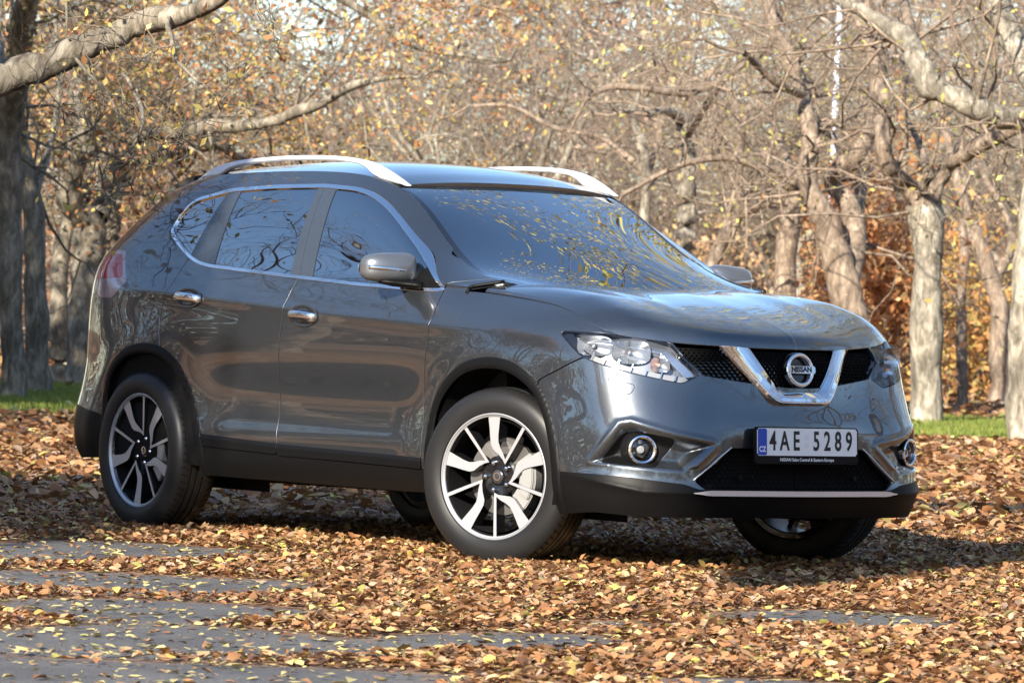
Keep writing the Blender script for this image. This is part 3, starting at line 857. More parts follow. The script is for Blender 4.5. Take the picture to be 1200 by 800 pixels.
# emblem
EM=bpy.data.objects.new('emblem',None)
def emblem():
    X,Z=.905,.838;lean=rad(-10)
    m=face_mtx(X,0,Z,lean)
    bm=bmesh.new()
    # ring
    R,r=.0615,.0085;nR=64;nr=10
    vs=[[bm.verts.new(((R+r*math.cos(b))*math.cos(a),(R+r*math.cos(b))*math.sin(a),r*.9*math.sin(b))) for b in [2*math.pi*k/nr for k in range(nr)]] for a in [2*math.pi*k/nR for k in range(nR)]]
    for i in range(nR):
        for k in range(nr): bm.faces.new((vs[i][k],vs[(i+1)%nR][k],vs[(i+1)%nR][(k+1)%nr],vs[i][(k+1)%nr]))
    bmesh.ops.recalc_face_normals(bm,faces=bm.faces)
    bm.transform(m);e=bm_obj('emblem',bm,CHROME,CAR,smooth=True)
    bm=bmesh.new();bmesh.ops.create_cube(bm,size=1)
    for v in bm.verts: v.co=Vector((v.co.x*.150,v.co.y*.030,v.co.z*.020))
    bmesh.ops.bevel(bm,geom=bm.edges[:],offset=.004,segments=3,affect='EDGES')
    bm.transform(m);bm_obj('name_bar',bm,CHROME,e,angle=40)
    t_=text_obj('NISSAN',.030,INK,e,m@Matrix.Translation((0,-.0005,.0105)),sx=1.05,bold=.0009)
    bm=bmesh.new();bmesh.ops.create_circle(bm,cap_ends=True,radius=.075,segments=40);bm.transform(m@Matrix.Translation((0,0,-.02)));bm_obj('backing',bm,GLOSSB,e)
emblem()
# number plate
def plate():
    X,Z=.962,.548;lean=rad(-3);m=face_mtx(X,0,Z,lean)
    def rb(w_,h_,d,z0,mm,name,par,cx=0,cy=0,bev=.004):
        bm=bmesh.new();bmesh.ops.create_cube(bm,size=1)
        for v in bm.verts: v.co=Vector((v.co.x*w_+cx,v.co.y*h_+cy,v.co.z*d+z0))
        es=[e for e in bm.edges if abs(e.verts[0].co.z-e.verts[1].co.z)>d*.5]
        bmesh.ops.bevel(bm,geom=es,offset=bev,segments=3,affect='EDGES')
        bm.transform(m);return bm_obj(name,bm,mm,par,angle=40)
    fr=rb(.540,.148,.012,-.006,BLACKP,'number_plate_holder',CAR,cy=-.014,bev=.008)
    pl=rb(.520,.110,.003,.0025,WHITE,'number_plate',fr,bev=.007)
    rb(.046,.106,.001,.0046,BLUE,'blue_band',pl,cx=-.2345,bev=.004)
    for k in range(12): pass
    chars='4AE';xs=[-.181,-.121,-.062];
    def ch(c_,x_,sc=1.):
        text_obj(c_,.108,INK,pl,m@Matrix.Translation((x_,.0005,.0046)),name='character',sx=.66,bold=.0022,ext=.0006)
    for c_,x_ in zip('4AE',(-.180,-.1195,-.0585)): ch(c_,x_)
    for c_,x_ in zip('5289',(.046,.103,.160,.217)): ch(c_,x_)
    text_obj('CZ',.030,TXTW,pl,m@Matrix.Translation((-.2345,-.030,.0054)),name='character',sx=.85,bold=.0008,ext=.0003)
    st=mat('sticker_pale',(.70,.72,.71),rough=.4)
    for yy in (.018,-.014):
        bm=bmesh.new();bmesh.ops.create_circle(bm,cap_ends=True,radius=.0125,segments=24);bm.transform(m@Matrix.Translation((-.004,yy,.0046)));bm_obj('inspection_sticker',bm,st,pl)
    text_obj('NISSAN Sales Central & Eastern Europe',.0175,TXTW,fr,m@Matrix.Translation((0,-.0715,.0008)),name='lettering',sx=.98,bold=.0003,ext=.0004)
    for x_ in (-.16,-.08,.08,.16):
        rb(.05,.006,.004,.0015,BLACKP,'clip',fr,cx=x_,cy=.057,bev=.001)
plate()
STRIPM=mat('brushed_chrome',(.60,.61,.63),rough=.22,metal=.35,coat=1.)
# chrome strip under the lower grille
def strip():
    pts=[]
    for sg in np.linspace(-.530,.530,41):
        P,n=skin_at(abs(sg),.338);P=P+n*.006
        if sg<0: P=P*np.array([1,-1,1])
        pts.append((P[0],P[1]*1.0,.338))
    pts=np.array(pts)
    k=np.abs(np.linspace(-1,1,41));sc=1-.85*smooth(.86,1,k)
    V,F=sweep(pts,[(-.010,-.010),(.008,-.011),(.013,-.006),(.004,.006),(-.010,.012)],scale=sc)
    bm=bmesh.new();vs=[bm.verts.new(v) for v in V]
    for f_ in F: bm.faces.new([vs[i] for i in f_])
    bmesh.ops.recalc_face_normals(bm,faces=bm.faces);bm_obj('chrome_bumper_strip',bm,STRIPM,CAR,angle=50)
strip()
for mir in (False,True):
    # trim line beside the lower grille
    pts=[]
    for a in np.linspace(0,1,12):
        P,n=skin_at(.345+(.527-.345)*a,.523+(.388-.523)*a);P=P+n*.002
        if mir: P=P*np.array([1,-1,1])
        pts.append(P)
    V,F=sweep(pts,circ(.0028,8));fix_normals(mesh_np('grille_edge_trim',V,F,ALU,CAR))
    # parking sensor
    P,sv,uv,n=frame_at(.805,.674)
    bm=bmesh.new();bmesh.ops.create_cone(bm,cap_ends=True,segments=24,radius1=.0125,radius2=.0105,depth=.006)
    place(bm_obj('parking_sensor',bm,PAINT,CAR,angle=30),P+n*.001,sv,uv,n,mir)
    P,sv,uv,n=frame_at(.30,.40)
    bm=bmesh.new();bmesh.ops.create_cone(bm,cap_ends=True,segments=20,radius1=.012,radius2=.009,depth=.02)
    place(bm_obj('parking_sensor',bm,BLACKP,CAR,angle=30),P-n*.01,sv,uv,n,mir)
    # ---- fog lamp: black bezel in the recess, chrome ring, lens
    fi=_front.inside(FOG_I,-.009);make_panel('fog_lamp_bezel',P2(fi.offset(-.002),mir),BLACKP,CAR,depth=0)
    P=np.array([.785,-.700,.504]);n=np.array([.93,-.37,.0]);n/=np.linalg.norm(n)
    sv=np.cross((0,0,1),n);uv=np.array([0,0,1.])
    fo=lathe('fog_lamp',[(.060,-.05),(.060,-.006),(.058,.003),(.052,.006),(.046,.002),(.043,-.012),(.041,-.02)],'z',40,CHROME,CAR)
    place(fo,P,sv,uv,n,mir)
    place(lathe('reflector',[(.041,-.018),(.034,-.030),(.020,-.040),(.0001,-.044)],'z',32,CHROME,fo),P,sv,uv,n,mir)
    place(lathe('bulb_hood',[(.016,-.040),(.016,-.022),(.012,-.017),(.0001,-.016)],'z',24,LEDM,fo),P,sv,uv,n,mir)
    place(lathe('lens',[(.043,-.010),(.030,-.005),(.015,-.003),(.0001,-.002)],'z',32,LENS,fo),P,sv,uv,n,mir)
    bz=lathe('fog_lamp_housing',[(.078,-.050),(.070,-.03),(.064,-.012),(.0605,-.004)],'z',40,GLOSSB,fo);place(bz,P,sv,uv,n,mir)
    # ---- headlight
    hs=_front.inside(HEAD,.0015)
    H=make_panel('headlight',P2(hs.offset(-.050),mir),mat_hl,CAR,depth=0)
    w_=wall(HEAD,-.004,-.055,mat_hl,'lamp_rim',H,mirror=False)
    if mir: w_.data.transform(Matrix.Diagonal((1,-1,1,1)))
    rim=hs.clip(-(poly_sd(hs.D,HEAD)+.006));make_panel('lens_edge',P2(rim.offset(-.002),mir),GLOSSB,H,roll=.001,depth=.006)
    make_panel('lens',P2(hs,mir),LENS,H,roll=.002,depth=.004)
    # bright inner bezel along the top and inner side, chrome
    bz=hs.inside([(1.06,.945),(.90,.950),(.60,.925),(.47,.806),(.515,.800),(.615,.905),(.72,.925),(.905,.935),(1.03,.925)],0).offset(-.022)
    make_panel('bezel',P2(bz,mir),REFLM,H,roll=.003,depth=.02)
    # daytime running strip with dividers
    dr=hs.inside([(.50,.785),(.545,.774),(.643,.792),(.755,.813),(.903,.846),(1.00,.872),(1.00,.892),(.90,.866),(.755,.834),(.62,.809),(.52,.799)],0).offset(-.016)
    make_panel('daytime_light',P2(dr,mir),LEDM,H,roll=.002,depth=.02)
    for a in np.linspace(.56,.93,7):
        zc_=np.interp(a,[.50,.643,.755,.903,1.0],[.795,.807,.831,.863,.889])
        Pq,s2,u2,n2=frame_at(a,zc_)
        bm=bmesh.new();bmesh.ops.create_cube(bm,size=1)
        for v in bm.verts: v.co=Vector((v.co.x*.005+v.co.y*.012,v.co.y*.034,v.co.z*.014))
        place(bm_obj('divider',bm,REFLM,H),Pq-n2*.010,s2,u2,n2,mir)
    # dark outer wedge
    dk=hs.inside([(1.16,.98),(1.07,.96),(.985,.895),(.93,.87),(.99,.85),(1.08,.90)],0).offset(-.012);make_panel('side_marker',P2(dk,mir),GLOSSB,H,roll=.002,depth=.02)
    # two reflector bowls + indicator
    for (sg,zz,rx,ry,dep) in ((.915,.912,.074,.040,.045),(.745,.890,.080,.047,.045),(.620,.842,.042,.028,.026)):
        Pq,s2,u2,n2=frame_at(sg,zz,(.90,-.42,.05) if sg>.7 else (.95,-.3,.05))
        bm=bmesh.new();nr,ns=7,28;rings=[]
        for i in range(nr+1):
            q=i/nr;rr=1-q;hh=-dep*(1-rr*rr)
            ring=[]
            for k in range(ns):
                a=2*math.pi*k/ns;e_=3.2
                cx_=abs(math.cos(a))**(2/e_)*math.copysign(1,math.cos(a));cy_=abs(math.sin(a))**(2/e_)*math.copysign(1,math.sin(a))
                fac=1
                ring.append(bm.verts.new((rx*rr*cx_*fac+1e-5*math.cos(a),ry*rr*cy_*fac+1e-5*math.sin(a),hh)))
            rings.append(ring)
        for i in range(nr):
            for k in range(ns): bm.faces.new((rings[i][k],rings[i][(k+1)%ns],rings[i+1][(k+1)%ns],rings[i+1][k]))
        rf=place(bm_obj('reflector',bm,REFLM,H,smooth=True),Pq-n2*.012,s2,u2,n2,mir)
        bm=bmesh.new();bmesh.ops.create_uvsphere(bm,u_segments=16,v_segments=10,radius=.008 if sg>.7 else .009)
        for v in bm.verts: v.co.z*=1.4
        place(bm_obj('bulb',bm,AMBER if sg<.7 else LEDM,rf,smooth=True),Pq-n2*.040 if sg>.7 else Pq-n2*.03,s2,u2,n2,mir)
    # ---- tail light details
    rd=s.inside(rounded([(4.80,1.255),(4.675,1.252),(4.60,1.185),(4.57,1.150),(4.90,1.135),(4.95,1.19)],.012,3),0).offset(.0015)
    make_panel('red_lens',P2(rd,mir),RED,CAR,roll=.001,depth=.003)
# ---- door handles
for mir in (False,True):
    for (sg,z_,rx,ry,par) in ((2.974,.997,.118,.050,'front_door'),(3.902,1.060,.112,.046,'rear_door')):
        P,sv,uv,n=frame_at(sg,z_);sv=-sv if sv[0]<0 else sv;uv=np.cross(n,sv);uv=uv if uv[2]>0 else -uv
        # cup: thin shaded ring and shallow bowl in paint
        doors=[o for o in CAR.children if o.name.split('.')[0]==par]
        pa=doors[1 if mir else 0]
        bm=bmesh.new();nr,ns=8,40;rings=[]
        for i in range(nr+1):
            q=i/nr;rr=1.-q;hh=-.0*q+.0065*math.exp(-((rr-.90)/.10)**2)+(.0015-.001*q)
            rings.append([bm.verts.new(((rx*rr+1e-5)*math.cos(2*math.pi*k/ns),(ry*rr+1e-5)*math.sin(2*math.pi*k/ns),hh)) for k in range(ns)])
        for i in range(nr):
            for k in range(ns): bm.faces.new((rings[i][k],rings[i][(k+1)%ns],rings[i+1][(k+1)%ns],rings[i+1][k]))
        cup=place(bm_obj('handle_cup',bm,PAINT,pa,smooth=True),P,sv,uv,n,mir)
        bar=[(-.100,.0,-.004),(-.094,.001,.010),(-.07,.003,.022),(0,.003,.028),(.06,.0,.026),(.085,-.003,.020),(.100,-.004,.010),(.106,-.004,-.004)]
        bar=spline_pts([(a*.93,b+.012*(-a)*.9,c) for a,b,c in bar],4)
        nB=len(bar);sc=np.interp(np.linspace(0,1,nB),[0,.1,.3,.8,1],[.7,.85,1,1,.75])
        V,F=sweep(bar,[(-.007,-.021),(.005,-.022),(.012,-.011),(.012,.011),(.005,.022),(-.007,.021)],up=(0,1,0),scale=sc)
        h=fix_normals(mesh_np('door_handle',V,F,CHROME,pa));
        sm=h.modifiers.new('sub','SUBSURF');sm.levels=1;sm.render_levels=2
        place(h,P,sv,uv,n,mir)
# ---- mirrors
def mirror_unit(mir):
    # local: x forward, y outward (-y), z up
    C=np.array([-.715,-.915,1.205])
    bm=bmesh.new();bmesh.ops.create_uvsphere(bm,u_segments=40,v_segments=28,radius=1)
    def shape(v):
        x,y,z=v
        def pw(a,e): return math.copysign(abs(a)**e,a)
        # superellipsoid: boxier in the y-z plane
        th=math.atan2(z,y);rr=math.hypot(y,z);e_=.72
        c,s_=math.cos(th),math.sin(th)
        k=1/((abs(c)**(1/.27)+abs(s_)**(1/.27))**.27)
        y2,z2=rr*c*k,rr*s_*k
        wv=.127;hv=.068-.004*(-y2)       # slimmer at the outer end
        zz=z2*hv+(.004*y2)
        if z2<0: zz*=.92+.12*y2
        xx=(math.copysign(abs(x)**.75,x))*(.075 if x>0 else .040)
        xx+=-.028*(y2+1)*0-.030*(1-y2)*.5*0
        return (xx-.022*((-y2+1)/2)**2*1.0,y2*wv,zz)
    for v in bm.verts: v.co=Vector(shape(v.co[:]))+Vector(C)
    if mir: bm.transform(Matrix.Diagonal((1,-1,1,1)));bmesh.ops.reverse_faces(bm,faces=bm.faces)
    o=bm_obj('wing_mirror',bm,mat_mir,CAR,smooth=True)
    S_=lambda P:[(p[0],-p[1] if mir else p[1],p[2]) for p in P]
    # lower black part and arm
    pts=S_([(-.70,-.97,1.150),(-.69,-.91,1.146),(-.665,-.86,1.142),(-.63,-.835,1.140),(-.60,-.812,1.135)])
    V,F=sweep(pts,circ(.042,14,.016),scale=[.55,1,1,1,1.1]);fix_normals(mesh_np('mirror_arm',V,F,BLACKP,o))
    # indicator strip
    pts=[]
    for a in np.linspace(0,1,14):
        y_=-1.033+a*.165;yn=(y_-C[1])/.138
        xx=.075*math.sqrt(max(0,1-abs(yn)**2.6))-.022*((1-yn)/2)**2
        pts.append((C[0]+xx-.0015,y_,1.208-.010*a))
    V,F=sweep(S_(pts),circ(.0035,8,.0085),scale=1-.8*smooth(.7,1,np.linspace(0,1,14)));fix_normals(mesh_np('indicator',V,F,CHROME,o))
    bm=bmesh.new();bmesh.ops.create_uvsphere(bm,u_segments=30,v_segments=16,radius=1)
    for v in bm.verts: v.co=Vector((v.co.x*.004-.785,v.co.y*.11-.915,v.co.z*.052+1.205))
    if mir: bm.transform(Matrix.Diagonal((1,-1,1,1)));bmesh.ops.reverse_faces(bm,faces=bm.faces)
    bm_obj('mirror_glass',bm,CHROME,o,smooth=True)
mat_mir=mat('mirror_cap_paint',(.15,.16,.175),rough=.33,metal=.6,coat=1.)
mirror_unit(False);mirror_unit(True)
# ---- wheels
def spoke_polys():
    out=[]
    def pol(r,a): return (r*math.cos(rad(a)),r*math.sin(rad(a)))
    for u_ in range(5):
        t0=72*u_
        thick=[pol(.2475,t0+7.2),pol(.200,t0+7.6),pol(.160,t0+8.8),pol(.130,t0+9.5),pol(.110,t0+6),pol(.090,t0-10),pol(.076,t0-27),pol(.067,t0-41),pol(.080,t0-36.5),pol(.100,t0-22),pol(.122,t0-10.5),pol(.142,t0-6.0),pol(.170,t0-5.2),pol(.2475,t0-6.2)]
        thin=[pol(.2475,t0-34.0),pol(.16,t0-34.0),pol(.080,t0-33.6),pol(.066,t0-43),pol(.16,t0-38.8),pol(.2475,t0-37.4)]
        out.append((thick,t0));out.append((thin,t0))
    return out
def make_wheel():
    root=bpy.data.objects.new('wheel',None);link(root,CAR)
    # axle along local y, outer face at -y
    ty=lathe('tyre',[(.256,-.098),(.262,-.109),(.280,-.1155),(.300,-.1175),(.322,-.1145),(.340,-.107),(.352,-.096),(.359,-.084),(.3625,-.070),(.3640,-.045),(.3585,-.044),(.3585,-.036),(.3645,-.035),(.365,-.014),(.359,-.013),(.359,-.005),(.365,-.004),(.365,.020),(.359,.021),(.359,.029),(.3645,.030),(.364,.055),(.3625,.070),(.355,.092),(.340,.107),(.300,.1175),(.262,.109),(.256,.098),(.23,.095),(.23,-.09)],'y',96,RUBBER,root,sharp=28)
    # tread blocks as shallow shoulder cuts
    VV=[];FF=[]
    n=70
    for k in range(n):
        for sgn in (-1,1):
            a=2*math.pi*k/n;da=.010
            for (r,h0,h1) in ((.3634,.058,.088),):
                i0=len(VV)
                for aa,hh,rr in ((a-da,h0,.3655),(a+da,h0,.3655),(a+da+.03,h1,.3585),(a-da+.03,h1,.3585)):
                    VV.append((rr*math.cos(aa),sgn*hh,rr*math.sin(aa)))
                FF.append((i0,i0+1,i0+2,i0+3))
    gm=mesh_np('tread_groove',VV,np.array(FF),DARK,None,smooth=False)
    bmj=bmesh.new();bmj.from_mesh(ty.data);nf=len(bmj.faces);bmj.from_mesh(gm.data);bmj.faces.ensure_lookup_table()
    for f_ in bmj.faces[nf:]: f_.material_index=1
    ty.data.materials.append(DARK);bmj.to_mesh(ty.data);bmj.free();bpy.data.objects.remove(gm)
    rim=lathe('rim',[(.236,.10),(.236,-.060),(.238,-.078),(.2465,-.088),(.2475,-.0895),(.2545,-.0905),(.2575,-.094),(.2575,-.099),(.252,-.103),(.262,-.100),(.262,.10),(.236,.10)],'y',80,GLOSSB,root,sharp=30)
    lathe('rim_edge',[(.2455,-.0900),(.2475,-.0925),(.2555,-.0965),(.2585,-.1000),(.2585,-.1035),(.2550,-.1045),(.2450,-.0965),(.2440,-.0915),(.2455,-.0900)],'y',96,MACH,rim,sharp=30)
    for i_,c_ in enumerate('LAN'):
        text_obj(c_,.036,mat_let,ty,Matrix.Rotation(rad(-(158-i_*8)),4,'Y')@Matrix(((0,0,0,.309),(0,0,-1,-.1168),(0,1,0,0),(0,0,0,1)))@Matrix.Rotation(rad(-90),4,'Z'),name='character',sx=1.1,bold=.0008,ext=.0012)
    # spokes
    for poly,t0 in spoke_polys():
        bm=bmesh.new();n=len(poly)
        def yy(r): return -.083-.0085*np.clip((r-.06)/.18,0,1)  # dish
        P=np.array(poly);c=P.mean(0)
        r_=np.hypot(*P.T)
        top=[bm.verts.new((p[0],float(yy(rr))-.0015,p[1])) for p,rr in zip(P,r_)]
        bm.faces.new(top)
        Q=[]
        for i in range(n):
            a,b=P[i-1],P[(i+1)%n];tg=b-a;tg/=np.linalg.norm(tg)+1e-9;Q.append(P[i]+np.array([tg[1],-tg[0]])*.0045)
        Q=np.array(Q)
        bmesh.ops.triangulate(bm,faces=bm.faces)
        bmesh.ops.recalc_face_normals(bm,faces=bm.faces)
        for f_ in bm.faces:
            if f_.normal.y>0: f_.normal_flip()
        sp=bm_obj('spoke_face',bm,MACH,rim)
        bm=bmesh.new()
        A=[bm.verts.new((p[0],float(yy(rr)),p[1])) for p,rr in zip(P,r_)]
        B=[bm.verts.new((q[0],float(yy(rr))+.055+.0*rr,q[1])) for q,rr in zip(Q,r_)]
        for i in range(n):
            j=(i+1)%n;bm.faces.new((A[i],A[j],B[j],B[i]))
        f1=bm.faces.new(A);f2=bm.faces.new(B[::-1]);bmesh.ops.triangulate(bm,faces=[f1,f2]);bmesh.ops.recalc_face_normals(bm,faces=bm.faces)
        bm_obj('spoke',bm,GLOSSB,rim)
    lathe('hub',[(.0001,-.070),(.030,-.071),(.032,-.066),(.040,-.060),(.075,-.064),(.084,-.060),(.088,-.035),(.088,.0)],'y',48,GLOSSB,rim,sharp=30)
    lathe('hub_cap',[(.0001,-.0755),(.022,-.0750),(.026,-.0725),(.027,-.068)],'y',32,mat_cap,rim)
    # small emblem on the cap
    lathe('cap_emblem',[(.013,-.0755),(.0135,-.0772),(.0165,-.0772),(.017,-.0750),(.013,-.0755)],'y',28,CHROME,rim)
    for k in range(5):
        a=rad(72*k+18)
        o=lathe('wheel_nut',[(.0001,-.084),(.006,-.083),(.0095,-.079),(.0105,-.060)],'y',12,CHROME,rim)
        o.data.transform(Matrix.Translation((.057*math.cos(a),0,.057*math.sin(a))))
    return root
mat_cap=mat('cap_black',(.03,.03,.032),rough=.25,coat=.5)
mat_let=mat('tyre_lettering',(.06,.06,.06),rough=.45)
W0=make_wheel()
def brake(x,sg,steer):
    piv=Matrix.Translation((x,sg*.7875,.365))@Matrix.Rotation(steer,4,'Z')
    d_=lathe('brake_disc',[(.07,-.035),(.158,-.035),(.160,-.033),(.160,-.010),(.158,-.008),(.07,-.008)],'y',60,STEEL,CAR)
    d2=lathe('brake_bell',[(.0001,-.060),(.070,-.060),(.075,-.05),(.075,-.03)],'y',40,STEEL,d_)
    bm=bmesh.new()
    for r0,r1,a0,a1,y0,y1 in ((.105,.185,-48,34,-.070,.015),(.125,.178,-30,18,-.082,-.06)):
        vs=[];n=10
        pts=[(r1*math.cos(rad(a0+(a1-a0)*k/n)),r1*math.sin(rad(a0+(a1-a0)*k/n))) for k in range(n+1)]+[(r0*math.cos(rad(a1-(a1-a0)*k/n)),r0*math.sin(rad(a1-(a1-a0)*k/n))) for k in range(n+1)]
        A=[bm.verts.new((p[0],y0,p[1])) for p in pts];B=[bm.verts.new((p[0],y1,p[1])) for p in pts]
        bm.faces.new(A);bm.faces.new(B[::-1])
        for i in range(len(pts)): bm.faces.new((A[i],A[(i+1)%len(pts)],B[(i+1)%len(pts)],B[i]))
    bmesh.ops.recalc_face_normals(bm,faces=bm.faces)
    bmesh.ops.bevel(bm,geom=[e for e in bm.edges if e.calc_face_angle(0)>rad(40)],offset=.004,segments=2,affect='EDGES')
    c=bm_obj('brake_caliper',bm,CALIP,CAR,angle=35)
    for o in (d_,d2,c):
        if sg>0:
            o.data.transform(Matrix.Rotation(math.pi,4,'Z'))
        o.data.transform(piv)
ST=rad(20)
for i,(x,sg,steer,th) in enumerate(((0,-1,ST,92),(-2.705,-1,0,122),(0,1,ST,40),(-2.705,1,0,75))):
    if i==0: r=W0
    else:
        r=W0.copy();COL.objects.link(r)
        for c in W0.children:
            c2=c.copy();COL.objects.link(c2);c2.parent=r
            for g in c.children:
                g2=g.copy();COL.objects.link(g2);g2.parent=c2
    pass
    m=Matrix.Translation((x,sg*.7875,.365))@Matrix.Rotation(steer+(math.pi if sg>0 else 0),4,'Z')@Matrix.Rotation(-rad(th),4,'Y')
    r.parent=CAR;r.matrix_basis=m
    brake(x,sg,steer)
# ---- dark inner volumes
box_obj('underbody',-3.35,-.45,-.60,.60,.27,.42,DARK,CAR,.03)
box_obj('floor_pan',-2.15,-.52,-.84,.84,.30,.60,DARK,CAR,.02)
box_obj('engine_bay',-.5,.72,-.50,.50,.34,.86,DARK,CAR,.03)
box_obj('boot_floor',-3.45,-2.2,-.56,.56,.35,.80,DARK,CAR,.03)
box_obj('bumper_beam',.60,.78,-.58,.58,.36,.76,DARK,CAR,.03)
for x in (0.02,-2.62):
    for sg in (-1,1):
        V=[];F=[];n=26
        for k in range(n+1):
            a=math.pi*k/n*1.16-.25
            for y_ in (.52,.885): V.append((x+.435*math.cos(a),sg*y_,.38+.45*math.sin(a)))
        for k in range(n): F.append((2*k,2*k+1,2*k+3,2*k+2))
        mesh_np('wheel_well',V,F,DARK,CAR)
        V=[(x-.46,sg*.53,.2),(x+.46,sg*.53,.2),(x+.46,sg*.53,.85),(x-.46,sg*.53,.85)]
        mesh_np('wheel_well',V,[(0,1,2,3)],DARK,CAR)
# exhaust and floor bits seen under the sill
V,F=sweep(spline_pts([(-3.3,-.35,.27),(-2.9,-.3,.26),(-2.0,.0,.25),(-1.0,.05,.25)],6),circ(.035,10));fix_normals(mesh_np('exhaust',V,F,STEEL,CAR))
# ---- cabin: dashboard, wheel, seats
def seat(x,y,par=None):
    bm=bmesh.new()
    def blk(sz,loc,rot=0,bev=.05):
        b=bmesh.new();bmesh.ops.create_cube(b,size=1)
        for v in b.verts: v.co=Vector((v.co.x*sz[0],v.co.y*sz[1],v.co.z*sz[2]))
        bmesh.ops.bevel(b,geom=b.edges[:],offset=bev,segments=3,affect='EDGES')
        b.transform(Matrix.Translation(loc)@Matrix.Rotation(rot,4,'Y'))
        me=bpy.data.meshes.new('t');b.to_mesh(me);b.free();bm.from_mesh(me);bpy.data.meshes.remove(me)
    blk((.52,.50,.16),(x,y,.70),-.1);blk((.14,.48,.62),(x-.30,y,1.0),-.30);blk((.09,.27,.17),(x-.41,y,1.36),-.15,.035)
    return bm_obj('seat',bm,SEATM,CAR,angle=40)
seat(-1.10,-.37);seat(-1.10,.37);seat(-2.0,-.38);seat(-2.0,.38)
bm=bmesh.new();
prof=[(-.15,1.06),(-.25,1.10),(-.40,1.105),(-.55,1.085),(-.64,1.03),(-.66,.90),(-.60,.6),(-.1,.6)]
A=[bm.verts.new((a,-.72,b)) for a,b in prof];B=[bm.verts.new((a,.72,b)) for a,b in prof]
bm.faces.new(A);bm.faces.new(B[::-1])
for i in range(len(prof)): bm.faces.new((A[i],A[(i+1)%len(prof)],B[(i+1)%len(prof)],B[i]))
bmesh.ops.recalc_face_normals(bm,faces=bm.faces);bm_obj('dashboard',bm,DASHM,CAR,angle=30)
sw=bmesh.new();R,r=.185,.016
vs=[[sw.verts.new(((R+r*math.cos(b))*math.cos(a),(R+r*math.cos(b))*math.sin(a),r*math.sin(b))) for b in [2*math.pi*k/8 for k in range(8)]] for a in [2*math.pi*k/40 for k in range(40)]]
for i in range(40):
    for k in range(8): sw.faces.new((vs[i][k],vs[(i+1)%40][k],vs[(i+1)%40][(k+1)%8],vs[i][(k+1)%8]))
sw.transform(Matrix.Translation((-.78,.37,1.02))@Matrix.Rotation(rad(-65),4,'Y'));bmesh.ops.recalc_face_normals(sw,faces=sw.faces)
bm_obj('steering_wheel',sw,DASHM,CAR,smooth=True)
# interior mirror and rear spoiler
def spoiler():
    pts=[]
    ys=np.linspace(-.56,.56,31)
    bm=bmesh.new();rows=[]
    for y_ in ys:
        k=(abs(y_)/.56)
        zz=zc(-2.95)-.035*k**2.4;xb=-3.02+.10*k**3;xe=-3.20+.14*k**2.6
        rows.append([bm.verts.new(p) for p in ((xb+.10,y_,zz+.008),(xb,y_,zz-.006),(xe+.01,y_,1.585-.028*k**2),(xe,y_,1.573-.028*k**2),(xe+.02,y_,1.562-.028*k**2),(xb+.05,y_,1.575-.03*k))])
    for a,b in zip(rows[:-1],rows[1:]):
        for i in range(6): bm.faces.new((a[i],b[i],b[(i+1)%6],a[(i+1)%6]))
    bm.faces.new(rows[0]);bm.faces.new(rows[-1][::-1]);bmesh.ops.recalc_face_normals(bm,faces=bm.faces)
    bm_obj('rear_spoiler',bm,PAINT,CAR,angle=50)
spoiler()
# aerial
V,F=sweep([(-2.75,0,1.67),(-2.78,0,1.70),(-2.84,0,1.745)],circ(.004,6));mesh_np('aerial',V,F,BLACKP,CAR)
# ---------------------------------------------------------------- the park
DV=np.array([Fv[0],Fv[1],0]);DV/=np.linalg.norm(DV);LV=np.array([-DV[1]*-1*-1,0,0]);LV=np.array([math.sin(YAW),-math.cos(YAW),0])
def gp_(lat,dep,z=0.): return CAM*np.array([1,1,0])+DV*dep+LV*lat+np.array([0,0,z])
def to_ld(P): q=np.asarray(P)[...,:2]-CAM[:2];return q@LV[:2],q@DV[:2]
rng=np.random.default_rng(7)
def nodes_noise(nt,scale,detail=4,rough=.6,vec=None,dist=0):
    n=nt.nodes.new('ShaderNodeTexNoise');n.inputs['Scale'].default_value=scale;n.inputs['Detail'].default_value=detail;n.inputs['Roughness'].default_value=rough;n.inputs['Distortion'].default_value=dist
    if vec is not None: nt.links.new(vec,n.inputs['Vector'])
    return n
def ramp(nt,fac,stops,interp='LINEAR'):
    r=nt.nodes.new('ShaderNodeValToRGB');e=r.color_ramp;e.interpolation=interp
    e.elements[0].position=stops[0][0];e.elements[0].color=(*stops[0][1],1)
    e.elements[1].position=stops[-1][0];e.elements[1].color=(*stops[-1][1],1)
    for p_,c_ in stops[1:-1]:
        x=e.elements.new(p_);x.color=(*c_,1)
    nt.links.new(fac,r.inputs[0]);return r
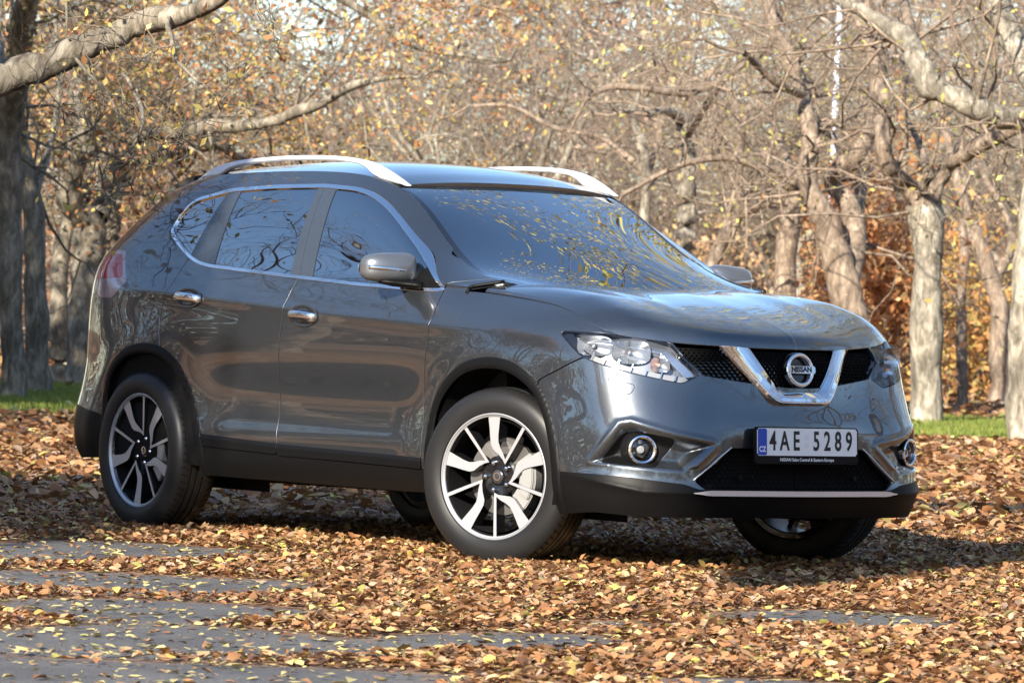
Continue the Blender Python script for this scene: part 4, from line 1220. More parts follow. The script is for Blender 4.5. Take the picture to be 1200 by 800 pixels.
def bark_mat(name,c0,c1,c2,scale=1.):
    m=bpy.data.materials.new(name);m.use_nodes=True;nt=m.node_tree;b=nt.nodes['Principled BSDF']
    b.inputs['Roughness'].default_value=.9;b.inputs['Specular IOR Level'].default_value=.2
    tc=nt.nodes.new('ShaderNodeTexCoord');mp=nt.nodes.new('ShaderNodeMapping');mp.inputs['Scale'].default_value=(1,1,.35)
    nt.links.new(tc.outputs['Object'],mp.inputs[0])
    n1=nodes_noise(nt,14*scale,6,.65,mp.outputs[0],.6);n2=nodes_noise(nt,2.2*scale,3,.5,tc.outputs['Object'])
    r1=ramp(nt,n1.outputs['Fac'],[(.30,c0),(.50,c1),(.68,c2)])
    r2=ramp(nt,n2.outputs['Fac'],[(.35,(.55,.55,.52)),(.62,(1.1,1.08,1.0))])
    mx=nt.nodes.new('ShaderNodeMix');mx.data_type='RGBA';mx.blend_type='MULTIPLY';mx.inputs[0].default_value=.8
    nt.links.new(r1.outputs[0],mx.inputs[6]);nt.links.new(r2.outputs[0],mx.inputs[7]);nt.links.new(mx.outputs[2],b.inputs['Base Color'])
    bp=nt.nodes.new('ShaderNodeBump');bp.inputs['Strength'].default_value=.9;bp.inputs['Distance'].default_value=.03
    nt.links.new(n1.outputs['Fac'],bp.inputs['Height']);nt.links.new(bp.outputs[0],b.inputs['Normal'])
    return m
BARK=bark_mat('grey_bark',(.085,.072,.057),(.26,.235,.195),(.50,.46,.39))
BARK_SHADE=bark_mat('shaded_grey_bark',(.075,.062,.048),(.20,.175,.14),(.40,.36,.30))  # grey bark darkened: shade on the left-hand trees put into the colour
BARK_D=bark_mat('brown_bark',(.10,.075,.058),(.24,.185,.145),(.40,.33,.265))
TWIGM=mat('twig_brown',(.13,.092,.070),rough=.9,spec=.1)
def leaf_mat(name,transl=.3,rough=.6,gain=1.):
    m=bpy.data.materials.new(name);m.use_nodes=True;nt=m.node_tree;b=nt.nodes['Principled BSDF']
    at=nt.nodes.new('ShaderNodeAttribute');at.attribute_name='tone'
    nt.links.new(at.outputs['Color'],b.inputs['Base Color'])
    b.inputs['Roughness'].default_value=rough;b.inputs['Specular IOR Level'].default_value=.3
    if transl>0:
        o=nt.nodes['Material Output'];t=nt.nodes.new('ShaderNodeBsdfTranslucent');nt.links.new(at.outputs['Color'],t.inputs[0])
        mx=nt.nodes.new('ShaderNodeMixShader');mx.inputs[0].default_value=transl
        nt.links.new(b.outputs[0],mx.inputs[1]);nt.links.new(t.outputs[0],mx.inputs[2]);nt.links.new(mx.outputs[0],o.inputs[0])
    return m
LEAFM=leaf_mat('autumn_foliage',.35)
GLEAF=leaf_mat('fallen_leaf',.12,.55)
def color_attr(me,cols):
    """one colour per face (inherent leaf colour), stored per corner"""
    a=me.color_attributes.new('tone','FLOAT_COLOR','CORNER')
    k=np.zeros(len(me.polygons),np.int32);me.polygons.foreach_get('loop_total',k)
    c=np.repeat(np.c_[cols,np.ones(len(cols))],k,axis=0).astype(np.float32);a.data.foreach_set('color',c.ravel())
# ---- branches
class Tubes:
    def __init__(s): s.V=[];s.F=[];s.n=0
    def add(s,P,r,sides=5,cap=True):
        P=np.asarray(P,float);r=np.asarray(r,float);n=len(P)
        T=np.gradient(P,axis=0);T/=np.linalg.norm(T,axis=1)[:,None]+1e-9
        ref=np.array([0,0,1.]) if abs(T[:,2]).mean()<.8 else np.array([1.,0,0])
        A=np.cross(T,ref);A/=np.linalg.norm(A,axis=1)[:,None]+1e-9;B=np.cross(T,A)
        a=np.arange(sides)*2*np.pi/sides
        V=P[:,None]+(A[:,None]*np.cos(a)[None,:,None]+B[:,None]*np.sin(a)[None,:,None])*r[:,None,None]
        i=(np.arange(n-1)[:,None]*sides+np.arange(sides)[None]).ravel();k=np.tile(np.arange(sides),n-1)
        j=i-k+(k+1)%sides
        s.F.append(np.stack([i,j,j+sides,i+sides],1)+s.n);s.V.append(V.reshape(-1,3));s.n+=n*sides
    def build(s,name,m,parent=None):
        return mesh_np(name,np.concatenate(s.V),np.concatenate(s.F),m,parent)
def grow(tb,tips,p,d,L,r,lev,maxlev,rs,bias=.12,wander=.35,kids=5,seg=6,droop=0.):
    """one crooked branch with its side branches"""
    P=[p];R=[r];q=p.copy();dd=d/np.linalg.norm(d)
    for i in range(seg):
        dd=dd+rs.normal(0,wander,3)*(.6 if lev==0 else 1.)+np.array([0,0,bias]);dd/=np.linalg.norm(dd)
        q=q+dd*L/seg;P.append(q.copy());R.append(r*(1-.78*(i+1)/seg))
    tb.add(P,R,sides=(8 if r>.08 else 5 if r>.02 else 3))
    if lev>=maxlev: tips.append((P[-1],P[seg//2]));return
    for k in range(kids):
        t=rs.uniform(.25,1.);i=min(int(t*seg),seg-1);b=P[i]+(P[i+1]-P[i])*(t*seg-i)
        ax=P[i+1]-P[i];ax/=np.linalg.norm(ax)
        s_=rs.normal(0,1,3);s_-=ax*(s_@ax);s_/=np.linalg.norm(s_)
        nd=ax*.55+s_*.85+np.array([0,0,.12])
        grow(tb,tips,b,nd,L*rs.uniform(.45,.72),max(R[i]*.52,.0035),lev+1,maxlev,rs,bias*.6,wander*1.05,kids,seg,droop)
def leaves_at(tips,per,size,cols,rs,spread=.25,name='foliage',parent=None,m=None,drop=0):
    pts=[]
    for a,b in tips:
        for k in range(per):
            t=rs.uniform();pts.append(a*(1-t)+b*t+rs.normal(0,spread,3))
    if not pts: return None
    P=np.array(pts);n=len(P)
    a=rs.normal(0,1,(n,3));a/=np.linalg.norm(a,axis=1)[:,None];b=rs.normal(0,1,(n,3));b=np.cross(a,b);b/=np.linalg.norm(b,axis=1)[:,None]
    sz=(size*rs.uniform(.6,1.3,n))[:,None]
    V=np.stack([P-a*sz,P-b*sz*.5,P+a*sz,P+b*sz*.5],1).reshape(-1,3)
    F=np.arange(n*4).reshape(-1,4)
    o=mesh_np(name,V,F,m or LEAFM,parent,smooth=False)
    c=np.asarray(cols)[rs.integers(0,len(cols),n)]*rs.uniform(.7,1.25,(n,1));color_attr(o.data,np.clip(c,0,1));return o
YGR=[(.50,.50,.14),(.58,.54,.16),(.44,.42,.12)]
YEL=[(.60,.46,.13),(.54,.42,.14),(.64,.52,.22),(.46,.38,.12)]
ORG=[(.42,.19,.075),(.38,.16,.06),(.48,.26,.11),(.34,.17,.09),(.50,.33,.14)]
BRN=[(.44,.31,.24),(.40,.28,.22),(.50,.37,.28),(.54,.42,.30)]
HERO={'A':[[(-27.51,12.93,-0.02,0.177),(-27.53,12.91,0.28,0.155),(-27.56,12.87,0.81,0.142),(-27.58,12.84,1.52,0.137),(-27.6,12.82,2.23,0.142),(-27.47,12.73,2.84,0.151),(-27.16,12.62,3.36,0.151),(-26.86,12.5,3.78,0.142),(-26.42,12.29,4.18,0.124),(-25.45,11.72,4.79,0.106),(-24.84,11.2,5.63,0.08)],[(-27.47,12.74,2.84,0.106),(-28.36,13.15,3.41,0.089),(-29.44,13.57,4.11,0.071),(-30.72,13.99,5.12,0.053)],[(-26.71,12.42,3.94,0.089),(-26.01,12.31,4.43,0.066),(-24.94,12.15,4.79,0.049),(-24.1,12.22,5.01,0.031)]],'B':[[(-30.58,15.01,-0.02,0.157),(-30.59,14.99,0.33,0.138),(-30.61,14.97,1.0,0.133),(-30.63,14.95,1.57,0.128),(-30.66,14.91,2.09,0.114),(-30.72,14.83,2.56,0.095),(-30.76,14.78,2.89,0.081),(-30.24,14.41,3.34,0.071),(-29.72,14.04,3.77,0.057)],[(-30.67,14.89,2.18,0.067),(-31.43,15.49,2.64,0.052),(-32.19,16.08,3.17,0.043),(-33.0,16.59,3.81,0.033),(-33.61,16.86,4.45,0.024)]],'C':[[(-36.65,18.9,-0.02,0.146),(-36.66,18.88,0.47,0.129),(-36.69,18.85,1.11,0.119),(-36.95,19.04,1.66,0.108),(-37.05,19.18,2.07,0.097),(-37.16,19.31,2.48,0.075),(-37.78,20.08,2.79,0.049),(-38.27,20.78,3.38,0.032)]],'D':[[(-35.37,18.45,-0.01,0.243),(-35.37,18.45,0.38,0.211),(-35.38,18.45,0.91,0.195),(-35.37,18.46,1.44,0.19),(-35.35,18.49,1.86,0.195),(-35.34,18.5,2.16,0.19)],[(-35.35,18.49,2.05,0.148),(-35.23,18.11,2.32,0.148),(-35.12,17.99,2.56,0.137),(-34.94,17.97,2.78,0.148),(-34.76,17.95,2.97,0.179),(-34.74,17.98,3.09,0.148),(-35.03,18.13,3.32,0.1),(-35.47,18.34,3.65,0.095),(-35.74,18.52,3.98,0.095),(-35.98,18.73,4.32,0.084),(-36.22,18.94,4.77,0.069),(-36.67,19.14,5.44,0.053)],[(-35.33,18.52,2.12,0.127),(-35.52,18.8,2.45,0.105),(-35.7,19.1,2.73,0.09),(-35.87,19.41,2.89,0.079),(-35.84,19.73,2.98,0.069),(-35.81,20.04,3.08,0.063),(-35.78,20.35,3.1,0.058),(-35.77,20.63,3.12,0.053),(-35.85,20.8,3.05,0.042),(-36.03,21.1,2.97,0.032),(-36.18,21.44,2.92,0.021)],[(-35.98,18.73,4.32,0.063),(-35.56,19.04,5.5,0.063),(-34.8,19.81,5.67,0.058),(-34.03,20.33,5.33,0.047),(-33.58,20.93,4.93,0.042),(-33.3,21.32,4.64,0.037),(-33.01,21.71,4.35,0.032),(-32.64,22.23,4.26,0.026),(-32.37,22.59,4.21,0.021),(-32.3,22.69,4.36,0.016)],[(-35.52,18.8,2.45,0.084),(-35.26,18.89,2.93,0.069),(-35.0,18.98,3.15,0.063),(-34.55,19.05,3.2,0.063),(-34.23,19.22,3.23,0.063),(-33.91,19.39,3.29,0.058),(-33.43,19.51,3.28,0.053),(-32.94,19.63,3.35,0.047),(-32.53,19.65,3.45,0.053),(-32.09,19.71,3.54,0.042),(-31.67,19.75,3.7,0.037),(-31.25,19.78,3.78,0.032),(-30.76,19.91,3.84,0.021)],[(-35.32,18.54,2.18,0.084),(-35.82,18.93,2.57,0.069),(-36.4,19.24,3.07,0.058),(-36.93,19.59,3.64,0.047),(-37.37,20.07,4.11,0.037)],[(-35.39,18.43,2.28,0.063),(-36.42,18.66,2.67,0.047),(-37.28,18.83,3.17,0.042),(-37.9,19.08,3.52,0.032)]],'E':[[(-38.88,20.93,-0.02,0.147),(-38.9,20.92,0.57,0.124),(-38.92,20.88,1.25,0.113),(-38.9,20.92,1.82,0.107),(-38.86,20.97,2.22,0.09),(-38.84,21.01,2.56,0.074),(-39.8,21.87,3.0,0.051),(-40.22,22.38,3.61,0.04)]],'R1':[[(-23.38,21.83,-0.03,0.202),(-23.39,21.82,0.28,0.175),(-23.41,21.79,0.92,0.161),(-23.41,21.79,1.56,0.156),(-23.42,21.78,2.07,0.165),(-23.44,21.75,2.41,0.193)],[(-23.45,21.74,2.34,0.119),(-23.53,21.63,2.55,0.106),(-23.51,21.39,2.69,0.096),(-23.46,21.19,2.84,0.092),(-23.48,21.17,3.1,0.087),(-23.61,21.26,3.38,0.083),(-23.76,21.32,3.68,0.083),(-23.92,21.38,3.97,0.078),(-24.1,21.4,4.21,0.069),(-24.4,21.54,4.52,0.055),(-24.87,21.99,5.04,0.041)],[(-23.42,21.78,2.34,0.115),(-23.37,21.86,2.61,0.106),(-23.31,21.94,2.81,0.101),(-22.97,21.86,2.91,0.087),(-22.62,21.8,3.01,0.078),(-22.26,21.75,3.11,0.064),(-21.88,21.73,3.19,0.046),(-21.43,21.81,3.19,0.032)],[(-23.76,21.33,3.66,0.041),(-24.3,21.94,3.98,0.032),(-24.89,22.5,4.41,0.023)],[(-23.41,21.79,2.62,0.055),(-24.34,22.43,3.07,0.041),(-25.05,22.81,3.48,0.032),(-25.54,23.23,3.9,0.023)]],'R2':[[(-18.5,20.04,-0.1,0.249),(-18.56,19.95,0.81,0.216),(-18.66,19.83,1.81,0.199),(-18.75,19.71,2.47,0.191)],[(-18.73,19.73,2.34,0.149),(-18.66,19.28,2.86,0.133),(-18.74,18.9,3.08,0.12),(-18.76,18.61,3.1,0.112),(-18.78,18.32,3.18,0.108),(-18.92,18.11,3.29,0.112),(-19.04,17.95,3.38,0.125),(-19.11,17.86,3.55,0.116),(-19.29,17.89,3.77,0.1),(-19.51,17.85,3.94,0.087),(-19.76,17.79,4.06,0.079),(-20.12,17.83,4.18,0.066),(-20.67,17.89,4.38,0.05),(-21.35,17.78,4.69,0.033)],[(-18.7,19.77,2.22,0.166),(-19.46,19.82,3.4,0.141),(-19.86,19.82,3.83,0.133),(-20.22,19.87,4.27,0.116),(-20.53,19.99,4.89,0.091)],[(-19.25,17.93,3.68,0.066),(-19.53,18.1,3.97,0.058),(-20.06,18.46,4.26,0.05),(-20.84,19.02,4.75,0.037)]],'R3':[[(-26.9,23.79,0.2,0.247),(-26.93,23.75,0.89,0.218),(-26.98,23.68,1.43,0.198),(-27.06,23.58,1.87,0.178),(-27.13,23.48,2.18,0.163),(-27.2,23.39,2.44,0.158)],[(-27.18,23.41,2.4,0.139),(-27.26,23.31,2.6,0.119),(-27.29,23.27,2.9,0.109),(-27.28,23.29,3.25,0.099),(-27.44,23.34,3.55,0.094),(-27.61,23.38,3.77,0.089),(-27.77,23.43,3.98,0.084),(-27.82,23.37,4.2,0.089),(-27.9,23.26,4.41,0.089),(-28.07,23.3,4.66,0.069),(-28.38,23.41,5.08,0.059),(-28.98,23.69,5.63,0.045)],[(-26.97,23.7,1.58,0.129),(-27.18,23.95,1.98,0.129),(-27.45,24.13,2.31,0.119),(-27.65,24.13,2.59,0.109),(-27.75,24.0,2.76,0.099),(-27.55,24.0,2.93,0.094),(-27.32,24.04,3.08,0.094),(-27.25,24.15,3.34,0.089),(-27.33,24.31,3.6,0.069),(-27.54,24.56,3.83,0.045)],[(-27.01,23.65,1.87,0.099),(-27.93,24.56,2.28,0.089),(-28.74,25.36,2.95,0.074),(-29.18,25.84,3.5,0.059)],[(-27.34,23.21,3.72,0.049),(-27.12,22.69,3.8,0.045),(-27.02,22.3,3.98,0.04),(-26.75,21.85,4.12,0.03)],[(-27.29,23.28,3.34,0.045),(-27.5,23.8,3.42,0.04),(-27.48,24.1,3.54,0.03),(-27.63,24.44,3.71,0.025)]],'R4':[[(-28.95,24.37,0.35,0.154),(-28.96,24.36,1.27,0.138),(-28.96,24.37,1.88,0.128),(-28.94,24.4,2.35,0.128),(-28.92,24.43,2.69,0.128),(-28.95,24.38,2.86,0.087),(-29.4,24.59,3.23,0.056),(-29.84,24.8,3.56,0.046),(-30.37,24.89,3.89,0.036)],[(-28.96,24.38,2.86,0.061),(-28.92,23.88,2.93,0.051),(-29.04,23.45,3.03,0.046),(-29.14,23.04,2.96,0.041),(-29.23,22.64,2.8,0.036),(-29.37,22.18,2.54,0.026)],[(-28.92,24.42,2.65,0.082),(-29.25,24.8,2.93,0.072),(-29.46,25.05,3.15,0.051)]],'R5':[[(-35.96,28.34,0.33,0.157),(-35.97,28.33,1.5,0.146),(-35.98,28.33,2.08,0.134),(-35.97,28.34,2.66,0.128),(-35.99,28.32,3.25,0.117),(-36.0,28.3,3.6,0.122),(-36.03,28.26,3.8,0.111),(-35.86,27.95,3.88,0.07),(-35.71,27.62,3.91,0.052),(-35.56,27.28,3.84,0.041)],[(-36.02,28.28,3.71,0.058),(-36.46,28.77,4.0,0.047),(-37.0,29.12,4.36,0.041),(-37.46,29.57,4.88,0.029)],[(-35.1,28.18,4.31,0.052),(-35.26,27.96,4.22,0.058),(-35.3,27.63,4.14,0.058),(-35.3,27.09,4.16,0.052),(-35.43,26.64,4.18,0.047),(-35.5,26.27,4.04,0.035),(-35.6,26.14,3.77,0.023)],[(-35.99,28.31,3.6,0.058),(-35.1,28.18,4.31,0.052),(-34.75,28.39,4.62,0.041)]],'R6':[[(-39.46,30.33,0.4,0.111),(-39.49,30.3,1.63,0.099),(-39.49,30.3,2.38,0.093),(-39.47,30.33,2.93,0.087),(-39.5,30.29,3.36,0.074),(-39.54,30.23,3.73,0.068),(-39.99,30.44,4.0,0.049),(-40.21,30.69,4.39,0.037)],[(-39.5,30.29,3.24,0.056),(-40.16,29.93,3.73,0.049),(-40.66,29.52,3.84,0.037),(-41.16,29.1,4.14,0.031),(-41.66,28.69,4.14,0.025)],[(-39.48,30.32,3.06,0.062),(-39.68,30.58,3.44,0.056),(-39.76,30.76,3.79,0.056),(-39.8,30.7,3.91,0.043),(-39.92,30.54,3.98,0.037)]],'R7':[[(-31.15,24.75,0.61,0.127),(-31.09,24.84,1.57,0.111),(-31.03,24.92,1.89,0.101),(-30.95,25.04,2.16,0.09),(-30.88,25.13,2.37,0.069),(-30.52,25.09,2.48,0.053),(-30.13,25.08,2.57,0.042)],[(-31.02,24.94,1.91,0.069),(-31.31,25.36,2.22,0.058),(-31.62,25.75,2.66,0.048),(-31.91,25.9,3.1,0.042),(-32.1,26.18,3.55,0.032)],[(-31.08,24.86,1.67,0.053),(-30.96,25.02,2.29,0.048),(-30.87,25.15,3.01,0.048),(-31.4,25.51,3.73,0.037),(-32.01,25.77,4.18,0.027)]],'R8':[[(-17.92,18.28,-0.02,0.161),(-17.94,18.25,0.39,0.133),(-17.95,18.24,0.96,0.121),(-17.95,18.25,1.44,0.113),(-17.93,18.28,2.08,0.105),(-18.14,18.54,2.74,0.088),(-18.36,18.78,3.49,0.072),(-18.82,19.25,4.27,0.056)]],'R9':[[(-36.36,34.58,-0.06,0.21),(-36.37,34.56,0.55,0.186),(-36.4,34.53,1.17,0.167),(-36.48,34.43,1.73,0.148),(-36.61,34.24,2.28,0.124),(-36.72,34.09,2.76,0.105),(-36.81,33.97,3.19,0.087),(-37.39,34.28,3.77,0.062),(-37.97,34.56,4.42,0.049)],[(-36.47,34.43,1.79,0.087),(-36.58,34.83,2.29,0.068),(-36.88,34.96,2.8,0.056),(-37.34,34.88,3.42,0.049),(-37.91,35.19,4.07,0.037)]],'R10':[[(-33.69,31.44,-0.14,0.087),(-33.72,31.41,0.68,0.076),(-33.75,31.38,1.49,0.07),(-33.73,31.41,2.2,0.058),(-34.13,31.67,2.79,0.047),(-34.67,32.31,3.53,0.035)]],'L0':[[(-5.91,-1.75,-1.35,0.254),(-5.88,-1.71,-0.08,0.212),(-5.85,-1.66,0.77,0.195),(-5.76,-1.53,1.25,0.182),(-5.62,-1.33,1.55,0.157),(-5.28,-1.14,1.77,0.127),(-4.92,-0.91,1.94,0.098),(-4.63,-0.79,2.02,0.085),(-4.51,-0.63,2.09,0.076),(-4.44,-0.53,2.14,0.07),(-4.37,-0.43,2.18,0.068),(-4.31,-0.35,2.25,0.07),(-4.25,-0.27,2.29,0.064),(-4.17,-0.16,2.35,0.059),(-4.1,-0.06,2.4,0.059),(-3.9,-0.06,2.41,0.053),(-3.85,0.01,2.43,0.047),(-3.66,-0.0,2.46,0.038),(-3.47,-0.02,2.5,0.03),(-3.12,-0.07,2.63,0.021),(-2.76,-0.12,2.81,0.015)],[(-3.89,-0.05,2.44,0.013),(-3.77,-0.14,2.37,0.012),(-3.62,-0.21,2.3,0.011),(-3.47,-0.28,2.2,0.011),(-3.29,-0.31,2.12,0.008),(-3.13,-0.36,2.07,0.006)],[(-3.75,-0.39,2.12,0.007),(-3.59,-0.45,2.07,0.01),(-3.58,-0.43,2.02,0.011),(-3.42,-0.49,1.95,0.011),(-3.28,-0.57,1.86,0.011),(-3.3,-0.59,1.78,0.008),(-3.18,-0.7,1.73,0.006)],[(-4.47,-0.3,2.59,0.008),(-4.33,-0.37,2.41,0.007),(-4.33,-0.37,2.29,0.006)],[(-4.31,-0.35,2.25,0.011),(-4.14,-0.39,2.17,0.008),(-3.79,-0.45,2.02,0.007),(-3.47,-0.55,1.87,0.006),(-3.28,-0.57,1.81,0.005)]]}
LAB={
'A':('broad grey trunk in shade at the far left edge, forking high up','left'),
'B':('slender pale trunk directly right of the broad far-left trunk','left'),
'C':('thin dark trunk between the pale slender trunk and the knobbly forked tree','left'),
'D':('stout forked tree with a pale pruned knob and a long branch reaching right','left'),
'E':('shaded trunk just behind the tail of the car','left'),
'R1':('straight pale trunk forking into a Y beside the front of the car','right'),
'R2':('huge pale limbs reaching in from the right edge of the frame','right'),
'R3':('stout tree with a black S-shaped limb behind the bonnet','right'),
'R4':('short upright trunk close to the left of the S-limbed tree','right'),
'R5':('knobbed pale trunk behind the far end of the windscreen','right'),
'R6':('slim trunk with a hooked top behind the roof rail','right'),
'R7':('leaning multi-stemmed trunk behind the far door mirror','right'),
'R8':('pale sunlit trunk cut by the right edge of the picture','right'),
'R9':('brown leaning trunk between the straight Y-forked trunk and the right edge','right'),
'R10':('very thin dark trunk just right of the straight Y-forked trunk','right'),
'L0':('thick rough limb crossing the top left corner close to the camera','left')}
FOL={'A':(ORG+YEL,9,.040),'B':(ORG+YEL,7,.04),'D':(ORG+ORG+YEL,12,.040),'E':(ORG+BRN,9,.04),'C':(ORG+YEL,8,.04),'R1':(YEL+BRN,1,.05),'R2':(YGR,3,.036),'R3':(YGR,2,.036),'R4':(YGR,2,.036),'R5':(YEL+BRN,1,.05),'R6':(BRN+YEL,1,.05),'R7':(YEL,1,.05),'R8':(YGR,2,.036),'R9':(ORG+BRN,1,.05),'R10':(BRN,1,.05),'L0':(YEL+YEL+ORG,2,.026)}
def knobbly(P,r,rs):
    """denser spline with swollen joints"""
    Q=spline_pts(np.c_[P,r],5);q=Q[:,:3].copy();rr=Q[:,3].copy()
    n=len(q);w_=np.convolve(rs.normal(0,1,n+8),np.ones(5)/5,'same')[4:-4]
    rr=rr*(1+.22*w_);q=q+np.stack([np.convolve(rs.normal(0,1,n+4),np.ones(3)/3,'same')[2:-2] for _ in range(3)],1)*rr[:,None]*.12
    return q,np.maximum(rr,.004)
for key,stems in HERO.items():
    rs=np.random.default_rng(sum(map(ord,key))*13+1)
    root_p=np.array(stems[0][0][:3]);
    o=empty('tree',(root_p[0],root_p[1],0),LAB[key][0],'tree','trees lining the %s side of the drive'%LAB[key][1])
    tr=Tubes();cr=Tubes();tips=[]
    for si,st in enumerate(stems):
        A=np.array(st);P=A[:,:3]-np.array([root_p[0],root_p[1],0]);r=A[:,3]
        if si==0 and P[0,2]>.02: P=np.r_[[[P[0,0],P[0,1],-.05]],P];r=np.r_[r[0]*1.12,r]
        if key=='D' and si>1: r=r*1.35
        q,rr=knobbly(P,r,rs)
        (tr if si==0 or rr[0]>.13 else cr).add(q,rr,sides=14 if rr[0]>.1 else 7)
        # side branches on the upper / thinner portion
        thin=np.where((rr<.13)&(q[:,2]>1.2))[0]
        if key=='L0': thin=np.where((rr<.045) if si==0 else (rr>.006))[0]
        nb=int(min(20,max(3,len(thin)*(.55 if key in('A','B','C','D','E') else .28))))
        if si==0 and key not in('L0',): nb=int(nb*.5)
        if key=='L0': nb=5 if si else 5
        scale=1.0 if key!='L0' else .32
        for k in range(nb):
            if len(thin)==0: break
            i=int(rs.choice(thin));i=min(i,len(q)-2)
            ax=q[i+1]-q[i];ax/=np.linalg.norm(ax)+1e-9;s_=rs.normal(0,1,3);s_-=ax*(s_@ax);s_/=np.linalg.norm(s_)
            L=rs.uniform(.8,2.2)*scale*(1.3 if rr[i]>.05 else 1)
            grow(cr,tips,q[i],ax*.4+s_,L,min(rr[i]*.4,.022),1 if L>.6 else 2,3,rs,.05,.42,4,5)
        # twigs at the end
        grow(cr,tips,q[-1],q[-1]-q[-2],1.6*scale,min(rr[-1]*.8,.03),1,3,rs,.05,.4,5,6)
    tr.build('trunk',BARK_SHADE if key in('A','B','C','D','E','L0') else BARK_D if key in('R9','R10','R3','R7','R4') else BARK,o);cr.build('crown',BARK_SHADE if key in('A','B','C','D','E','L0') else BARK_D,o)
    cols,per,size=FOL[key]
    rs.shuffle(tips)
    frac={'A':.7,'B':.5,'D':.7,'E':.6,'C':.5,'L0':.5}.get(key,.25)
    f=leaves_at(tips[:int(len(tips)*frac)],per,size,cols,rs,.10 if key!='L0' else .06,'foliage',o)
# ---- prototypes of bare park trees, copied behind and around
def proto_tree(seed,h,rt,foli,bark,lean=.1,maxlev=4,kids=5,spread=1.,fper=2,fsize=.06,ffrac=.5,hbf=None,up=0.,lf=1.,tw=.13):
    rs=np.random.default_rng(seed);o=empty('tree');tr=Tubes();cr=Tubes();tips=[]
    P=[np.array([0,0,-.05])];d=np.array([rs.normal(0,lean),rs.normal(0,lean),1.]);n=7;R=[rt*1.35]
    hb=h*(hbf or rs.uniform(.22,.34))
    for i in range(n):
        d=d+np.array([rs.normal(0,tw),rs.normal(0,tw),.1]);d/=np.linalg.norm(d);P.append(P[-1]+d*hb/n);R.append(rt*(1-.25*(i+1)/n)*(1+rs.normal(0,.06)))
    q=spline_pts(np.c_[P,R],4);tr.add(q[:,:3],q[:,3],12)
    nl=rs.integers(3,6)
    for k in range(nl):
        a=rs.uniform(0,2*np.pi);e=rs.uniform(.35,1.1)+up
        grow(cr,tips,P[-1]-np.array([0,0,rs.uniform(0,.3)]),np.array([math.cos(a)*spread,math.sin(a)*spread,e]),lf*h*rs.uniform(.38,.55),rt*rs.uniform(.45,.7),0,maxlev,rs,.10,.33,kids,7)
    tr.build('trunk',bark,o);cr.build('crown',bark,o)
    rs.shuffle(tips)
    if foli: leaves_at(tips[:int(len(tips)*ffrac)],fper,fsize,foli,rs,.22,'foliage',o)
    return o
PR=[proto_tree(11,11,.19,BRN+BRN+YEL,BARK,fper=3,fsize=.038,ffrac=.35),proto_tree(12,12,.22,None,BARK_D,kids=5),proto_tree(13,10,.16,BRN,BARK,fper=3,fsize=.038,ffrac=.4),proto_tree(14,13,.24,YEL+BRN+BRN,BARK,fper=2,fsize=.04,ffrac=.35),proto_tree(15,9,.13,BRN,BARK_D,fper=3,fsize=.04,ffrac=.5),
 proto_tree(16,12,.22,ORG+BRN,BARK,fper=9,fsize=.11,ffrac=1.),proto_tree(18,13,.24,YEL+YGR,BARK,fper=12,fsize=.05,ffrac=.8),
 None,proto_tree(23,9.5,.26,ORG+BRN,BARK_D,lean=.02,hbf=.52,up=.5,spread=.8,kids=6,fper=9,fsize=.07,ffrac=1.,lf=.42)]
_used=set()
def put(i,x,y,rz,s,label,group,z=0):
    src=PR[i]
    if i not in _used: o=src;_used.add(i)
    else:
        o=src.copy();COL.objects.link(o)
        for c in src.children:
            c2=c.copy();COL.objects.link(c2);c2.parent=o
    o.location=(x,y,z);o.rotation_euler=(0,0,rz);o.scale=(s,s,s);tag(o,label,'tree',group);return o
rs=np.random.default_rng(5)
BG=[]
tries=0
while len(BG)<46 and tries<4000:
    tries+=1
    dep=rs.uniform(74,125);lat=rs.uniform(-.150,.150)*dep
    px=600+5659*lat/dep
    if 250<px<1050 and dep<88: continue
    if all((lat-a)**2+(dep-b)**2>2.6**2 for a,b in BG): BG.append((lat,dep))
BG.sort(key=lambda q:q[1])
for k,(lat,dep) in enumerate(BG):
    P=gp_(lat,dep);px=int(600+5659*lat/dep)
    i=int(rs.integers(0,5))
    put(i,P[0],P[1],rs.uniform(0,6.28),rs.uniform(.6,.95),'bare brownish tree in the blurred thicket far behind the car','blurred trees of the thicket behind')
# trees around the drive outside the picture (they shade the car and show in its paint)
AR=[(5,-8.3,-12.4,.5,1.),(3,-13.5,-6.6,1.3,1.),(1,-9.2,-5.6,4.1,1.25),(6,-4.2,8.8,.3,1.),(6,1.5,10.5,2.3,.95),(1,-17,-16,1.,1.),(0,-24,-17,3.,1.),(3,-29,-12,2.,1.),(1,-34,-18,5.,1.1),(4,-22,-23,2.5,1.1),(8,2.9,-11.8,0,1.),(0,-5.5,-15.5,2.0,1.0),(0,-20,-9,.7,1.),(2,27,-20,2.2,1.),(0,30,-8,5.,1.1),(3,20,2,1.7,1.1),(1,13,8,.2,1.),(3,6,9.5,4.4,1.15),(1,-1,15,1.1,1.1),(2,-8,26,2.9,1.),(1,-16.5,-3.2,1.,1.),(5,-21.5,1.8,3.,1.05),(5,-25.5,2.2,5.,.95),(5,-29.5,4.0,2.,1.),(5,-18.5,4.5,2.,.8)]
